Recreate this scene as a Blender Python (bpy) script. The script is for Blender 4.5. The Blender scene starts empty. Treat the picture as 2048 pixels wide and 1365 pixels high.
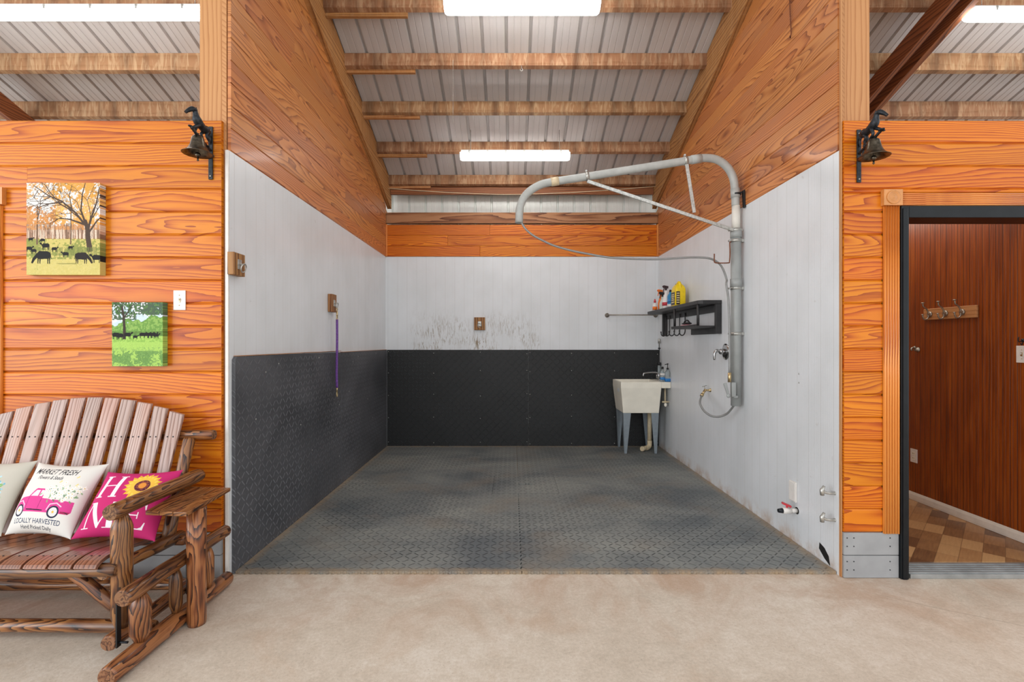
import bpy, math, random
import numpy as np
from mathutils import Vector, Matrix
random.seed(4)
SC = bpy.context.scene
COL = SC.collection
PI = math.pi

# ------------------------------------------------------------------ camera, world, exposure
F = 987.0; VX = 1024.0; HY = 686.0; CZ = 1.40
cd = bpy.data.cameras.new('camera'); cam = bpy.data.objects.new('camera', cd); COL.objects.link(cam)
cam.location = (0, 0, CZ); cam.rotation_euler = (PI/2, 0, 0)
cd.sensor_width = 36; cd.sensor_fit = 'HORIZONTAL'; cd.lens = 36*F/2048
cd.shift_x = (1024-VX)/2048; cd.shift_y = (HY-682.5)/2048
cd.clip_start = .05; cd.clip_end = 200
SC.camera = cam
SC.view_settings.view_transform = 'Standard'; SC.view_settings.look = 'None'
SC.view_settings.exposure = 0.08; SC.view_settings.gamma = 1
SC.view_settings.use_curve_mapping = False
w = bpy.data.worlds.new('world'); SC.world = w; w.use_nodes = True
bg = w.node_tree.nodes['Background']
bg.inputs[0].default_value = (.94, .97, 1.0, 1); bg.inputs[1].default_value = 1.55
LAMP_EMIT = 14.5

def area(name, loc, rot, sx, sy, power, color=(1, 1, 1)):
    l = bpy.data.lights.new(name, 'AREA'); l.shape = 'RECTANGLE'; l.size = sx; l.size_y = sy
    l.energy = power; l.color = color
    o = bpy.data.objects.new(name, l); COL.objects.link(o); o.location = loc; o.rotation_euler = rot
    return o
# daylight through the barn's open front, well behind the camera
area('daylight_opening', (-8.5, -3.4, 2.3), (PI/2, 0, -math.radians(62)), 6.0, 4.2, 330, (.95, .975, 1.0))
# ceiling lamp of the room beyond the doorway
area('side_room_lamp', (3.05, 4.4, 2.62), (0, 0, 0), .6, 1.8, 11, (1.0, .93, .82))

# ------------------------------------------------------------------ colour helpers and materials
def S(h):
    h = h.lstrip('#'); c = [int(h[i:i+2], 16)/255 for i in (0, 2, 4)]
    return tuple((x/12.92 if x <= .04045 else ((x+.055)/1.055)**2.4) for x in c)

class NT:
    def __init__(s, name):
        s.m = bpy.data.materials.new(name); s.m.use_nodes = True
        s.t = s.m.node_tree; s.b = s.t.nodes['Principled BSDF']
    def n(s, typ, **kw):
        nd = s.t.nodes.new(typ)
        for k, v in kw.items(): setattr(nd, k, v)
        return nd
    def l(s, a, b): s.t.links.new(a, b)
    def put(s, sock, v):
        if isinstance(v, (int, float)): sock.default_value = v
        elif isinstance(v, tuple): sock.default_value = v if len(v) == len(sock.default_value) else (*v, 1)
        else: s.l(v, sock)
    def math(s, op, a, b=0.0, c=None, clamp=False):
        nd = s.n('ShaderNodeMath', operation=op, use_clamp=clamp)
        s.put(nd.inputs[0], a); s.put(nd.inputs[1], b)
        if c is not None: s.put(nd.inputs[2], c)
        return nd.outputs[0]
    def uv(s):
        u = s.n('ShaderNodeUVMap'); u.uv_map = 'UVMap'
        sp = s.n('ShaderNodeSeparateXYZ'); s.l(u.outputs[0], sp.inputs[0]); return sp.outputs[0], sp.outputs[1]
    def vec(s, x, y, z=0.0):
        c = s.n('ShaderNodeCombineXYZ'); s.put(c.inputs[0], x); s.put(c.inputs[1], y); s.put(c.inputs[2], z); return c.outputs[0]
    def noise(s, v, scale=1.0, detail=2.0, rough=.5, dist=0.0):
        nd = s.n('ShaderNodeTexNoise'); s.l(v, nd.inputs['Vector'])
        nd.inputs['Scale'].default_value = scale; nd.inputs['Detail'].default_value = detail
        nd.inputs['Roughness'].default_value = rough; nd.inputs['Distortion'].default_value = dist
        return nd.outputs['Fac']
    def ramp(s, f, stops):
        nd = s.n('ShaderNodeValToRGB'); s.put(nd.inputs[0], f)
        e = nd.color_ramp.elements
        while len(e) < len(stops): e.new(.5)
        for i, (p, c) in enumerate(stops): e[i].position = p; e[i].color = (*c, 1)
        return nd.outputs[0]
    def mix(s, f, a, b, mode='MIX'):
        nd = s.n('ShaderNodeMix', data_type='RGBA', blend_type=mode)
        s.put(nd.inputs[0], f); s.put(nd.inputs[6], a); s.put(nd.inputs[7], b); return nd.outputs[2]
    def mr(s, v, a, b, c=0.0, d=1.0):
        nd = s.n('ShaderNodeMapRange'); s.put(nd.inputs[0], v)
        for i, q in enumerate((a, b, c, d)): nd.inputs[i+1].default_value = q
        return nd.outputs[0]
    def bump(s, h, strength=.3, dist=.01):
        nd = s.n('ShaderNodeBump'); nd.inputs['Strength'].default_value = strength
        nd.inputs['Distance'].default_value = dist; s.l(h, nd.inputs['Height']); s.l(nd.outputs[0], s.b.inputs['Normal'])
    def fin(s, col, rough=.5, metal=0.0, coat=0.0, coat_r=.1, spec=.5):
        s.put(s.b.inputs['Base Color'], col); s.put(s.b.inputs['Roughness'], rough)
        s.put(s.b.inputs['Metallic'], metal); s.b.inputs['Coat Weight'].default_value = coat
        s.b.inputs['Coat Roughness'].default_value = coat_r; s.b.inputs['Specular IOR Level'].default_value = spec
        return s.m

def plain(name, col, rough=.5, metal=0.0, var=.06, scale=30, coat=0.0, trans=0.0):
    k = NT(name); tc = k.n('ShaderNodeTexCoord')
    f = k.noise(tc.outputs['Object'], scale, 3)
    c = S(col) if isinstance(col, str) else col
    c1 = tuple(x*(1-var*2) for x in c); c2 = tuple(min(1, x*(1+var*2)) for x in c)
    m = k.fin(k.ramp(f, [(.3, c1), (.7, c2)]), rough, metal, coat)
    if trans: k.b.inputs['Transmission Weight'].default_value = trans
    return m

def wood(name, dark, mid, light, rough=.35, coat=0.0, rings=9, au=.55, av=5.0, slope=2.2, tone=.25, saw=0.0, fine=.35, patina=None, bumps=.25, contrast=1.0, ringw=(.25, .62, .95), det=2.0, spec=.5):
    """pine: contour lines of a stretched noise field make the ring figure; u runs along the board"""
    k = NT(name); u, v = k.uv()
    bid = k.math('FLOOR', k.math('ADD', k.math('DIVIDE', u, 50.0), .5))
    wn = k.n('ShaderNodeTexWhiteNoise', noise_dimensions='1D'); k.l(bid, wn.inputs['W']); rnd = wn.outputs['Value']
    h = k.noise(k.vec(k.math('MULTIPLY', u, au), k.math('MULTIPLY', v, av), k.math('MULTIPLY', rnd, 40.0)), 1.0, det, .38, .25)
    fld = k.math('ADD', k.math('MULTIPLY', h, float(rings)), k.math('MULTIPLY', v, slope*10))
    wob = k.noise(k.vec(k.math('MULTIPLY', u, 6.0), k.math('MULTIPLY', v, 60.0), rnd), 1.0, 2)
    fld = k.math('ADD', fld, k.math('MULTIPLY', wob, .35))
    s = k.math('FRACT', fld)                                   # saw-tooth: soft earlywood to hard latewood edge
    s = k.math('POWER', s, 1.6)
    fn = k.noise(k.vec(k.math('MULTIPLY', u, 3.0), k.math('MULTIPLY', v, 260.0), rnd), 1.0, 2, .6)
    t = k.math('ADD', k.math('MULTIPLY', s, contrast), k.math('MULTIPLY', k.math('SUBTRACT', fn, .5), fine*1.6))
    col = k.ramp(t, [(ringw[0], S(light)), (ringw[1], S(mid)), (ringw[2], S(dark))])
    if patina:
        pn = k.noise(k.vec(k.math('MULTIPLY', u, 1.6), k.math('MULTIPLY', v, 6.0), rnd), 1.0, 3)
        col = k.mix(k.mr(pn, .52, .72, 0, patina[1]), col, S(patina[0]))
    if saw:
        sn = k.noise(k.vec(k.math('MULTIPLY', u, 30.0), k.math('MULTIPLY', v, 5.0), rnd), 1.0, 2.5, .6, 1.0)
        sn = k.mr(sn, .46, .64, 0, saw)
        col = k.mix(sn, col, S('#c9a983'))
        sn2 = k.mr(k.noise(k.vec(k.math('MULTIPLY', u, 9.0), k.math('MULTIPLY', v, 2.0), k.math('ADD', rnd, 5.0)), 1.0, 2), .47, .68, 0, saw*1.1)
        col = k.mix(sn2, col, S('#5e3c22'))
    hs = k.n('ShaderNodeHueSaturation'); k.l(col, hs.inputs['Color'])
    k.l(k.mr(rnd, 0, 1, 1-tone, 1+tone), hs.inputs['Value'])
    k.l(k.mr(k.math('FRACT', k.math('MULTIPLY', rnd, 7.3)), 0, 1, .495, .504), hs.inputs['Hue'])
    k.bump(k.math('ADD', s, k.math('MULTIPLY', fn, .5)), bumps, .0012)
    return k.fin(hs.outputs[0], rough, 0, coat, .12, spec)

M = {}
M['siding'] = wood('varnished_pine_siding', '#9c4006', '#c4610a', '#da7e14', rough=.38, coat=.10, fine=.5, rings=20, av=4.0, slope=3.8, tone=.10, patina=('#b85c18', .35), ringw=(.15, .62, .98), det=3.0, spec=.3)
M['stall_pine'] = wood('stall_pine_boards', '#864822', '#b46c36', '#ca8449', rough=.42, coat=.1, rings=23, av=4.0, slope=3.6, tone=.13, patina=('#a87250', .5), ringw=(.2, .62, .98))
M['trimwood'] = wood('casing_pine', '#b0571c', '#d6792e', '#e38f42', rough=.35, coat=.25, rings=5, slope=3, tone=.05)
M['post'] = wood('post_pine', '#9a6434', '#b47c48', '#c48f5a', rough=.6, rings=5, slope=3.5, tone=.06, fine=.25, contrast=.8)
M['purlin'] = wood('rough_sawn_purlin', '#7d5334', '#946843', '#a47752', rough=.75, rings=2, slope=1, tone=.10, saw=.62, fine=.3, contrast=.6)
M['rafter'] = wood('rafter_wood', '#7a4a24', '#a06a38', '#b57f4a', rough=.7, rings=6, slope=3, tone=.10, saw=.12)
M['rafter_dark'] = wood('dark_rafter_wood', '#50290f', '#7a4520', '#94592e', rough=.6, rings=6, slope=3, tone=.08)
M['girt'] = wood('brown_girt_wood', '#5c3015', '#8f5a34', '#ad7a52', rough=.65, rings=8, slope=2, tone=.05)
M['log'] = wood('stained_log', '#1e0e07', '#72401f', '#a06a3c', rough=.38, coat=.25, rings=17, au=1.7, av=8, slope=1.8, tone=.16, patina=('#2e1a13', .85), contrast=.95, ringw=(.10, .5, .9), det=4.5, fine=.75)
M['log_end'] = wood('log_end_grain', '#3a2012', '#6d4428', '#8c6240', rough=.55, rings=4, au=40, av=40, slope=2, tone=.1)
M['slat'] = wood('weathered_slat', '#4e3228', '#94705f', '#b89d92', rough=.4, coat=.2, rings=13, slope=5, tone=.14, patina=('#a0643f', .55), contrast=.9)
M['seat_slat'] = wood('seat_slat_stain', '#3c1d12', '#7d4a30', '#96684f', rough=.33, coat=.35, rings=13, slope=5, tone=.14, patina=('#7c6a63', .7))
M['block'] = wood('tie_block_wood', '#4f2d14', '#80502a', '#a07242', rough=.6, rings=6, slope=3, tone=.1)

def _panel():
    k = NT('red_brown_beadboard'); u, v = k.uv()           # u along wall, v up
    grain = k.noise(k.vec(k.math('MULTIPLY', u, 60.0), k.math('MULTIPLY', v, 2.2)), 1.0, 4, .6, .6)
    fig = k.noise(k.vec(k.math('MULTIPLY', u, 9.0), k.math('MULTIPLY', v, 1.2)), 1.0, 2, .5, 1.0)
    t = k.math('ADD', k.math('MULTIPLY', grain, .7), k.math('MULTIPLY', fig, .35))
    col = k.ramp(t, [(.3, S('#5f2404')), (.52, S('#8c3e0a')), (.75, S('#aa5818'))])
    fr = k.math('FRACT', k.math('DIVIDE', u, .051)); d = k.math('ABSOLUTE', k.math('SUBTRACT', fr, .5))
    g = k.mr(d, .42, .48); col = k.mix(k.math('MULTIPLY', g, .75), col, S('#280e04'))
    fr2 = k.math('FRACT', k.math('ADD', k.math('DIVIDE', u, .051), .42)); d2 = k.math('ABSOLUTE', k.math('SUBTRACT', fr2, .5))
    g2 = k.mr(d2, .46, .49)
    col = k.mix(k.math('MULTIPLY', g2, .5), col, S('#3a1606')); k.bump(k.math('MULTIPLY', k.math('ADD', g, g2), -1.0), .7, .003)
    return k.fin(col, .33, 0, .6, .22)
M['panel'] = _panel()

def _pvc(name, stains):
    k = NT(name); u, v = k.uv()
    fr = k.math('FRACT', k.math('DIVIDE', u, .128)); d = k.math('ABSOLUTE', k.math('SUBTRACT', fr, .5))
    g = k.mr(d, .478, .495)
    fr3 = k.math('FRACT', k.math('DIVIDE', u, .0183)); d3 = k.math('ABSOLUTE', k.math('SUBTRACT', fr3, .5)); g3 = k.mr(d3, .36, .5)
    n = k.noise(k.vec(k.math('MULTIPLY', u, 3.0), k.math('MULTIPLY', v, 2.0)), 1.0, 3)
    col = k.ramp(n, [(.35, S('#dcdfe1')), (.65, S('#e4e7ea'))])
    col = k.mix(k.math('MULTIPLY', g, .5), col, S('#c2c0bc'))
    col = k.mix(k.math('MULTIPLY', g3, .22), col, S('#a5a3a2'))
    # mud splashed up from the floor / dirt line
    dn = k.noise(k.vec(k.math('MULTIPLY', u, 7.0), k.math('MULTIPLY', v, 5.0)), 1.0, 4, .65)
    low = k.math('MULTIPLY', k.mr(v, .13, .015), k.mr(dn, .42, .62))
    col = k.mix(k.math('MULTIPLY', low, .75), col, S('#b08d6c'))
    if stains:
        st = k.noise(k.vec(k.math('MULTIPLY', u, 42.0), k.math('MULTIPLY', v, 7.0)), 1.0, 3, .7, 1.2)
        band = k.math('MULTIPLY', k.math('MULTIPLY', k.mr(v, 1.86, 1.40), k.mr(u, -1.45, -1.2)), k.mr(u, .45, .15))
        big = k.noise(k.vec(k.math('MULTIPLY', u, 2.6), k.math('MULTIPLY', v, 4.0)), 1.0, 3)
        mk = k.math('MULTIPLY', k.math('MULTIPLY', k.mr(st, .50, .58), band), k.mr(big, .38, .62))
        col = k.mix(k.math('MULTIPLY', mk, .9), col, S('#857050'))
    else:
        sp = k.noise(k.vec(k.math('MULTIPLY', u, 14.0), k.math('MULTIPLY', v, 14.0)), 1.0, 2, .6)
        col = k.mix(k.mr(sp, .70, .78, 0, .3), col, S('#a89e90'))
    k.bump(k.math('MULTIPLY', k.math('ADD', g, k.math('MULTIPLY', g3, .5)), -1.0), .35, .002)
    return k.fin(col, .32, 0, 0)
M['pvc'] = _pvc('white_pvc_panel', False); M['pvc_back'] = _pvc('white_pvc_panel_stained', True)

def _mat(name, base, dust, bar, amt, lowd):
    k = NT(name); u, v = k.uv(); P = .050
    x = k.math('DIVIDE', u, P); y = k.math('DIVIDE', v, P)
    cx = k.math('FLOOR', x); cy = k.math('FLOOR', y)
    lx = k.math('SUBTRACT', k.math('FRACT', x), .5); ly = k.math('SUBTRACT', k.math('FRACT', y), .5)
    par = k.math('FLOORED_MODULO', k.math('ADD', cx, cy), 2.0); sg = k.math('SUBTRACT', k.math('MULTIPLY', par, 2.0), 1.0)
    a = k.math('ADD', lx, k.math('MULTIPLY', ly, sg)); b = k.math('SUBTRACT', lx, k.math('MULTIPLY', ly, sg))
    m = k.math('MULTIPLY', k.mr(k.math('ABSOLUTE', a), .13, .07), k.mr(k.math('ABSOLUTE', b), .66, .56))
    n = k.noise(k.vec(k.math('MULTIPLY', u, 1.1), k.math('MULTIPLY', v, 1.7)), 1.0, 4, .6, .5)
    fn = k.noise(k.vec(k.math('MULTIPLY', u, 45.0), k.math('MULTIPLY', v, 45.0)), 1.0, 3, .7)
    t = k.math('ADD', k.math('MULTIPLY', n, .75), k.math('MULTIPLY', fn, .25))
    col = k.ramp(t, [(.36, S(base)), (.68, S(dust))])
    wear = k.mr(k.noise(k.vec(k.math('MULTIPLY', u, 1.3), k.math('MULTIPLY', v, 1.3), 3.0), 1.0, 2), .4, .6)
    col = k.mix(k.math('MULTIPLY', m, k.math('MULTIPLY', k.math('ADD', k.math('MULTIPLY', wear, .7), .3), amt)), col, S(bar))
    if lowd:
        e = k.math('MAXIMUM', k.math('MAXIMUM', k.mr(u, -1.60, -1.665), k.mr(u, 1.88, 1.955)), k.math('MAXIMUM', k.mr(v, 6.50, 6.59), k.mr(v, 3.04, 2.99)))
        dn = k.noise(k.vec(k.math('MULTIPLY', u, 9.0), k.math('MULTIPLY', v, 9.0), 2.0), 1.0, 4, .6)
        col = k.mix(k.math('MULTIPLY', e, k.mr(dn, .35, .6, .15, .8)), col, S('#a58a68'))
    sp = k.noise(k.vec(k.math('MULTIPLY', u, 90.0), k.math('MULTIPLY', v, 90.0)), 1.0, 1)
    col = k.mix(k.mr(sp, .76, .80, 0, .6), col, S('#8c8880'))
    if lowd:
        dd = k.noise(k.vec(k.math('MULTIPLY', u, 2.0), k.math('MULTIPLY', v, 2.0), 7.0), 1.0, 3)
        col = k.mix(k.mr(dd, .53, .72, 0, .5), col, S('#85796a'))
    k.bump(k.math('ADD', m, k.math('MULTIPLY', fn, .25)), .8, .004)
    return k.fin(col, .52)
M['mat_floor'] = _mat('rubber_floor_mat', '#5c6265', '#95968f', '#282c30', .85, True)
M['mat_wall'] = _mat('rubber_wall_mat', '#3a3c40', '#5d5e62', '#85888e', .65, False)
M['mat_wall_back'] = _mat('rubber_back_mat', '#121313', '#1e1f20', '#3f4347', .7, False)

def _concrete():
    k = NT('dusty_concrete'); tc = k.n('ShaderNodeNewGeometry'); o = tc.outputs['Position']
    n = k.noise(o, .9, 5, .6, .4); f = k.noise(o, 60, 6, .8); st = k.noise(o, 1.7, 6, .7, 1.2)
    m2 = k.noise(o, 9, 5, .75, .6)
    col = k.ramp(k.math('ADD', k.math('ADD', k.math('MULTIPLY', n, .35), k.math('MULTIPLY', m2, .25)), k.math('MULTIPLY', f, .4)), [(.36, S('#b9ab99')), (.5, S('#d3c6b5')), (.64, S('#e8e0d4'))])
    col = k.mix(k.mr(st, .52, .72, 0, .28), col, S('#b8926c'))
    spk = k.noise(o, 130, 2); col = k.mix(k.mr(spk, .64, .72, 0, .4), col, S('#7d6a55'))
    sp2 = k.noise(o, 21, 3, .7); col = k.mix(k.mr(sp2, .66, .74, 0, .4), col, S('#d9d2c6'))
    sp = k.n('ShaderNodeSeparateXYZ'); k.l(o, sp.inputs[0])
    wb = k.noise(o, 2.5, 4); ln = k.math('ABSOLUTE', k.math('ADD', k.math('SUBTRACT', sp.outputs[1], k.math('MULTIPLY', sp.outputs[0], -.62)), k.math('ADD', k.math('MULTIPLY', wb, .06), -4.03)))
    cr = k.math('MULTIPLY', k.mr(ln, .006, .001), k.mr(sp.outputs[0], 1.9, 2.1)); col = k.mix(k.math('MULTIPLY', cr, .45), col, S('#8b7c6a'))
    rd = k.math('MULTIPLY', k.mr(sp.outputs[1], 2.2, 2.95), k.mr(st, .40, .6)); col = k.mix(k.math('MULTIPLY', rd, .45), col, S('#a97a58'))
    k.bump(f, .25, .005)
    return k.fin(col, .6)
M['concrete'] = _concrete()

def _vinyl():
    k = NT('brown_vinyl_tile'); u, v = k.uv()
    a = k.math('DIVIDE', k.math('ADD', u, v), .30); b = k.math('DIVIDE', k.math('SUBTRACT', u, v), .15)
    wn = k.n('ShaderNodeTexWhiteNoise', noise_dimensions='2D')
    k.l(k.vec(k.math('FLOOR', a), k.math('FLOOR', b)), wn.inputs['Vector'])
    g = k.noise(k.vec(k.math('MULTIPLY', a, 2.0), k.math('MULTIPLY', b, 9.0)), 1.0, 3)
    t = k.math('ADD', k.math('MULTIPLY', wn.outputs['Value'], .7), k.math('MULTIPLY', g, .35))
    col = k.ramp(t, [(.2, S('#6e4a30')), (.5, S('#a87a50')), (.85, S('#c89c6c'))])
    e = k.math('MAXIMUM', k.mr(k.math('ABSOLUTE', k.math('SUBTRACT', k.math('FRACT', a), .5)), .485, .495), k.mr(k.math('ABSOLUTE', k.math('SUBTRACT', k.math('FRACT', b), .5)), .47, .49))
    col = k.mix(k.math('MULTIPLY', e, .5), col, S('#5a3d28'))
    return k.fin(col, .35)
M['vinyl'] = _vinyl()

def _metal_sheet(name, c1, c2):
    k = NT(name); u, v = k.uv()
    n = k.noise(k.vec(k.math('MULTIPLY', u, 16.0), k.math('MULTIPLY', v, .8)), 1.0, 3)
    d = k.noise(k.vec(k.math('MULTIPLY', u, 2.0), k.math('MULTIPLY', v, 1.5)), 1.0, 3)
    col = k.ramp(n, [(.1, S(c1)), (.9, S(c2))]); col = k.mix(k.mr(d, .5, .75, 0, .25), col, S('#b5a594'))
    return k.fin(col, .45)
M['roof'] = _metal_sheet('roof_sheet_underside', '#bcb8b6', '#cdc9c7')
M['siding_metal'] = _metal_sheet('white_metal_siding', '#e4e8e2', '#f2f5f0')
M['grey_base'] = plain('grey_painted_board', '#9c9d9e', .5, 0, .05, 8)
M['white_plastic'] = plain('white_plastic', '#e6e2dc', .35, 0, .02)
M['cream_plastic'] = plain('cream_tub_plastic', '#f3eddd', .3, 0, .03, 6)
M['cream_pipe'] = plain('cream_pipe', '#dcc9a6', .35, 0, .05)
M['pvc_grey'] = plain('grey_conduit', '#b2b4b0', .45, 0, .05, 14)
M['pvc_grey2'] = plain('grey_pole_sleeve', '#a0a3a1', .42, 0, .04, 10)
M['pvc_white'] = plain('pale_pipe', '#e2ded4', .45, 0, .05, 14)
M['leg_grey'] = plain('grey_leg_steel', '#8d979e', .4, .2, .04)
M['turned_pine'] = plain('turned_pine', '#cf8a48', .4, 0, .06, 20, coat=.2)
M['galv'] = plain('galvanised_steel', '#b9b8b2', .38, .75, .12, 60)
M['chrome'] = plain('chrome', '#b8b8b8', .15, 1.0, .04)
M['brass'] = plain('brass', '#d0b88a', .3, .9, .1, 80)
M['hose'] = plain('grey_hose', '#8f8f8d', .4, .3, .04)
M['rust_wire'] = plain('rusty_wire', '#7a4a34', .6, .4, .15, 80)
M['black_paint'] = plain('black_painted_frame', '#14171a', .36, 0, .12, 12, coat=.1)
M['black_paint'].node_tree.nodes['Principled BSDF'].inputs['Specular IOR Level'].default_value = .2
M['black_wood'] = plain('black_shelf_paint', '#2e2d2e', .5, 0, .15, 20)
M['iron'] = plain('dark_cast_iron', '#33363a', .45, .7, .25, 60)
M['bronze'] = plain('aged_bronze', '#5c5448', .32, .9, .3, 45)
M['screw'] = plain('screw_heads', '#b9b9b4', .35, .8)
M['aluminium'] = plain('aluminium_sill', '#a9acac', .35, .6, .08, 12)
M['baseboard'] = plain('white_baseboard', '#e0d8cc', .4, 0, .04, 12)
M['purple'] = plain('purple_rope', '#6b3f8f', .6, 0, .2, 120)
M['yellow'] = plain('yellow_jug', '#f2cf12', .35, 0, .03)
M['orange'] = plain('orange_plastic', '#f07a20', .35, 0, .03)
M['red'] = plain('red_plastic', '#c4303a', .35, 0, .03)
M['blue'] = plain('blue_bottle', '#1d86bd', .35, 0, .04)
M['deepblue'] = plain('blue_liquid', '#2f7fc4', .2, 0, .04)
M['maroon'] = plain('dark_maroon_plastic', '#3c1c22', .35, 0, .05)
M['black'] = plain('black_plastic', '#17181a', .4, 0, .05)
M['white_bottle'] = plain('white_bottle', '#ece8e4', .35, 0, .02)
M['clear'] = plain('clear_plastic', '#dfeaec', .08, 0, .01, trans=.85)
M['milky'] = plain('milky_bottle', '#c9d6cc', .25, 0, .03)
M['pink'] = plain('pink_bristles', '#e8a0a8', .7, 0, .1, 200)
M['cable'] = plain('cream_cable', '#d9c9a8', .6, 0, .05)
M['fixture'] = plain('fixture_housing', '#dfe3e4', .4, 0, .02)
M['brushed'] = plain('brushed_nickel', '#a39b90', .35, .85, .06, 50)
M['label_dark'] = plain('dark_label', '#3d2a1e', .4, 0, .1, 40)
M['foil'] = plain('pale_label_print', '#e6d6a0', .4, 0, .1, 60)
M['dark_hole'] = plain('dark_cavity', '#161412', .9, 0, .3, 30)
k = NT('lamp_diffuser'); k.b.inputs['Emission Color'].default_value = (1, .985, .965, 1); k.b.inputs['Emission Strength'].default_value = LAMP_EMIT
M['diffuser'] = k.fin((.9, .9, .9), .4)
def _art(name, rough):
    k = NT(name); a = k.n('ShaderNodeAttribute'); a.attribute_name = 'art'
    tc = k.n('ShaderNodeTexCoord'); wv = k.noise(tc.outputs['Object'], 350, 2); k.bump(wv, .12, .002)
    return k.fin(a.outputs['Color'], rough, spec=.3)
M['canvas'] = _art('canvas_print', .75); M['fabric'] = _art('printed_fabric', .8)

# ------------------------------------------------------------------ mesh builder
WORLD = {}
def bid(): return 50.0*random.randint(1, 60)
class MB:
    def __init__(s): s.v = []; s.f = []; s.uv = []; s.mi = []; s.sm = []
    def face(s, idx, uvs, mi=0, sm=False): s.f.append(tuple(idx)); s.uv.append(uvs); s.mi.append(mi); s.sm.append(sm)
    def hexa(s, P, long='x', k=None, mi=0):
        """P: eight corners, order (x0y0z0, x1y0z0, x1y1z0, x0y1z0, then z1)"""
        k = bid() if k is None else k
        b = len(s.v); s.v += [tuple(p) for p in P]
        ax = 'xyz'.index(long); o = [i for i in range(3) if i != ax]
        ctr = [sum(p[i] for p in P)/8 for i in range(3)]
        for q in ((0, 3, 2, 1), (4, 5, 6, 7), (0, 1, 5, 4), (1, 2, 6, 5), (2, 3, 7, 6), (3, 0, 4, 7)):
            pts = [P[i] for i in q]
            n = (Vector(pts[1])-Vector(pts[0])).cross(Vector(pts[2])-Vector(pts[1]))
            na = max(range(3), key=lambda i: abs(n[i]))
            if na == ax: uvs = [(k+(p[o[0]]-ctr[o[0]]), p[o[1]]-ctr[o[1]]) for p in pts]
            else:
                r = o[0] if na == o[1] else o[1]
                uvs = [(k+(p[ax]-ctr[ax]), p[r]-ctr[r]+.013*na) for p in pts]
            s.face([b+i for i in q], uvs, mi)
        return s
    def box(s, x0, x1, y0, y1, z0, z1, long=None, k=None, mi=0):
        if long is None: long = 'xyz'[max(range(3), key=lambda i: (abs(x1-x0), abs(y1-y0), abs(z1-z0))[i])]
        P = [(x0, y0, z0), (x1, y0, z0), (x1, y1, z0), (x0, y1, z0), (x0, y0, z1), (x1, y0, z1), (x1, y1, z1), (x0, y1, z1)]
        return s.hexa(P, long, k, mi)
    def beam(s, a, b, wd, ht, up=(0, 0, 1), mi=0, k=None, w2=None, h2=None):
        """rectangular bar from a to b, width across, height along up"""
        k = bid() if k is None else k
        a = Vector(a); b = Vector(b); d = (b-a).normalized(); up = Vector(up); sd = d.cross(up).normalized(); u = sd.cross(d)
        w2 = wd if w2 is None else w2; h2 = ht if h2 is None else h2
        L = (b-a).length; base = len(s.v); C = []
        for p, W, H in ((a, wd, ht), (b, w2, h2)):
            for sx, sz in ((-1, -1), (1, -1), (1, 1), (-1, 1)): C.append(p+sd*sx*W/2+u*sz*H/2)
        s.v += [tuple(c) for c in C]
        for i in range(4):
            j = (i+1) % 4; e = (C[i]-C[j]).length; off = .2*i
            s.face([base+i, base+4+i, base+4+j, base+j], [(k, off), (k+L, off), (k+L, off+e), (k, off+e)], mi)
        s.face([base+0, base+1, base+2, base+3], [(k, 0), (k+wd, 0), (k+wd, ht), (k, ht)], mi)
        s.face([base+7, base+6, base+5, base+4], [(k, 0), (k+wd, 0), (k+wd, ht), (k, ht)], mi)
        return s
    def tube(s, pts, r, n=12, caps=True, mi=0, capmi=None, k=None, wob=0.0, closed=False):
        k = bid() if k is None else k
        P = [Vector(p) for p in pts]; N = len(P)
        R = [r]*N if isinstance(r, (int, float)) else list(r)
        T = []
        for i in range(N):
            if closed: T.append((P[(i+1) % N]-P[i-1]).normalized())
            else: T.append((P[min(i+1, N-1)]-P[max(i-1, 0)]).normalized())
        a = Vector((0, 0, 1)) if abs(T[0].z) < .9 else Vector((1, 0, 0))
        u = (a-T[0]*a.dot(T[0])).normalized(); base = len(s.v); L = 0; Ls = []
        for i in range(N):
            if i: u = (u-T[i]*u.dot(T[i])).normalized(); L += (P[i]-P[i-1]).length
            Ls.append(L); w_ = T[i].cross(u)
            for j in range(n):
                th = 2*PI*j/n; rr = R[i]*(1+wob*(math.sin(2*th+i*.7+k)+.6*math.sin(3*th-i*1.1)))
                s.v.append(tuple(P[i]+(u*math.cos(th)+w_*math.sin(th))*rr))
        per = 2*PI*max(R)
        for i in range(N if closed else N-1):
            i2 = (i+1) % N
            for j in range(n):
                j2 = (j+1) % n
                l2 = Ls[i2] if i2 else L+.01
                s.face([base+i*n+j, base+i2*n+j, base+i2*n+j2, base+i*n+j2][::-1],
                       [(k+Ls[i], per*j/n), (k+l2, per*j/n), (k+l2, per*(j+1)/n), (k+Ls[i], per*(j+1)/n)][::-1], mi, True)
        if caps and not closed:
            cm = mi if capmi is None else capmi
            for i, rev in ((0, False), (N-1, True)):
                ids = [base+i*n+j for j in range(n)]
                uvs = [(k+R[i]*math.cos(2*PI*j/n), R[i]*math.sin(2*PI*j/n)) for j in range(n)]
                if rev: ids = ids[::-1]; uvs = uvs[::-1]
                s.face(ids, uvs, cm)
        return s
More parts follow.
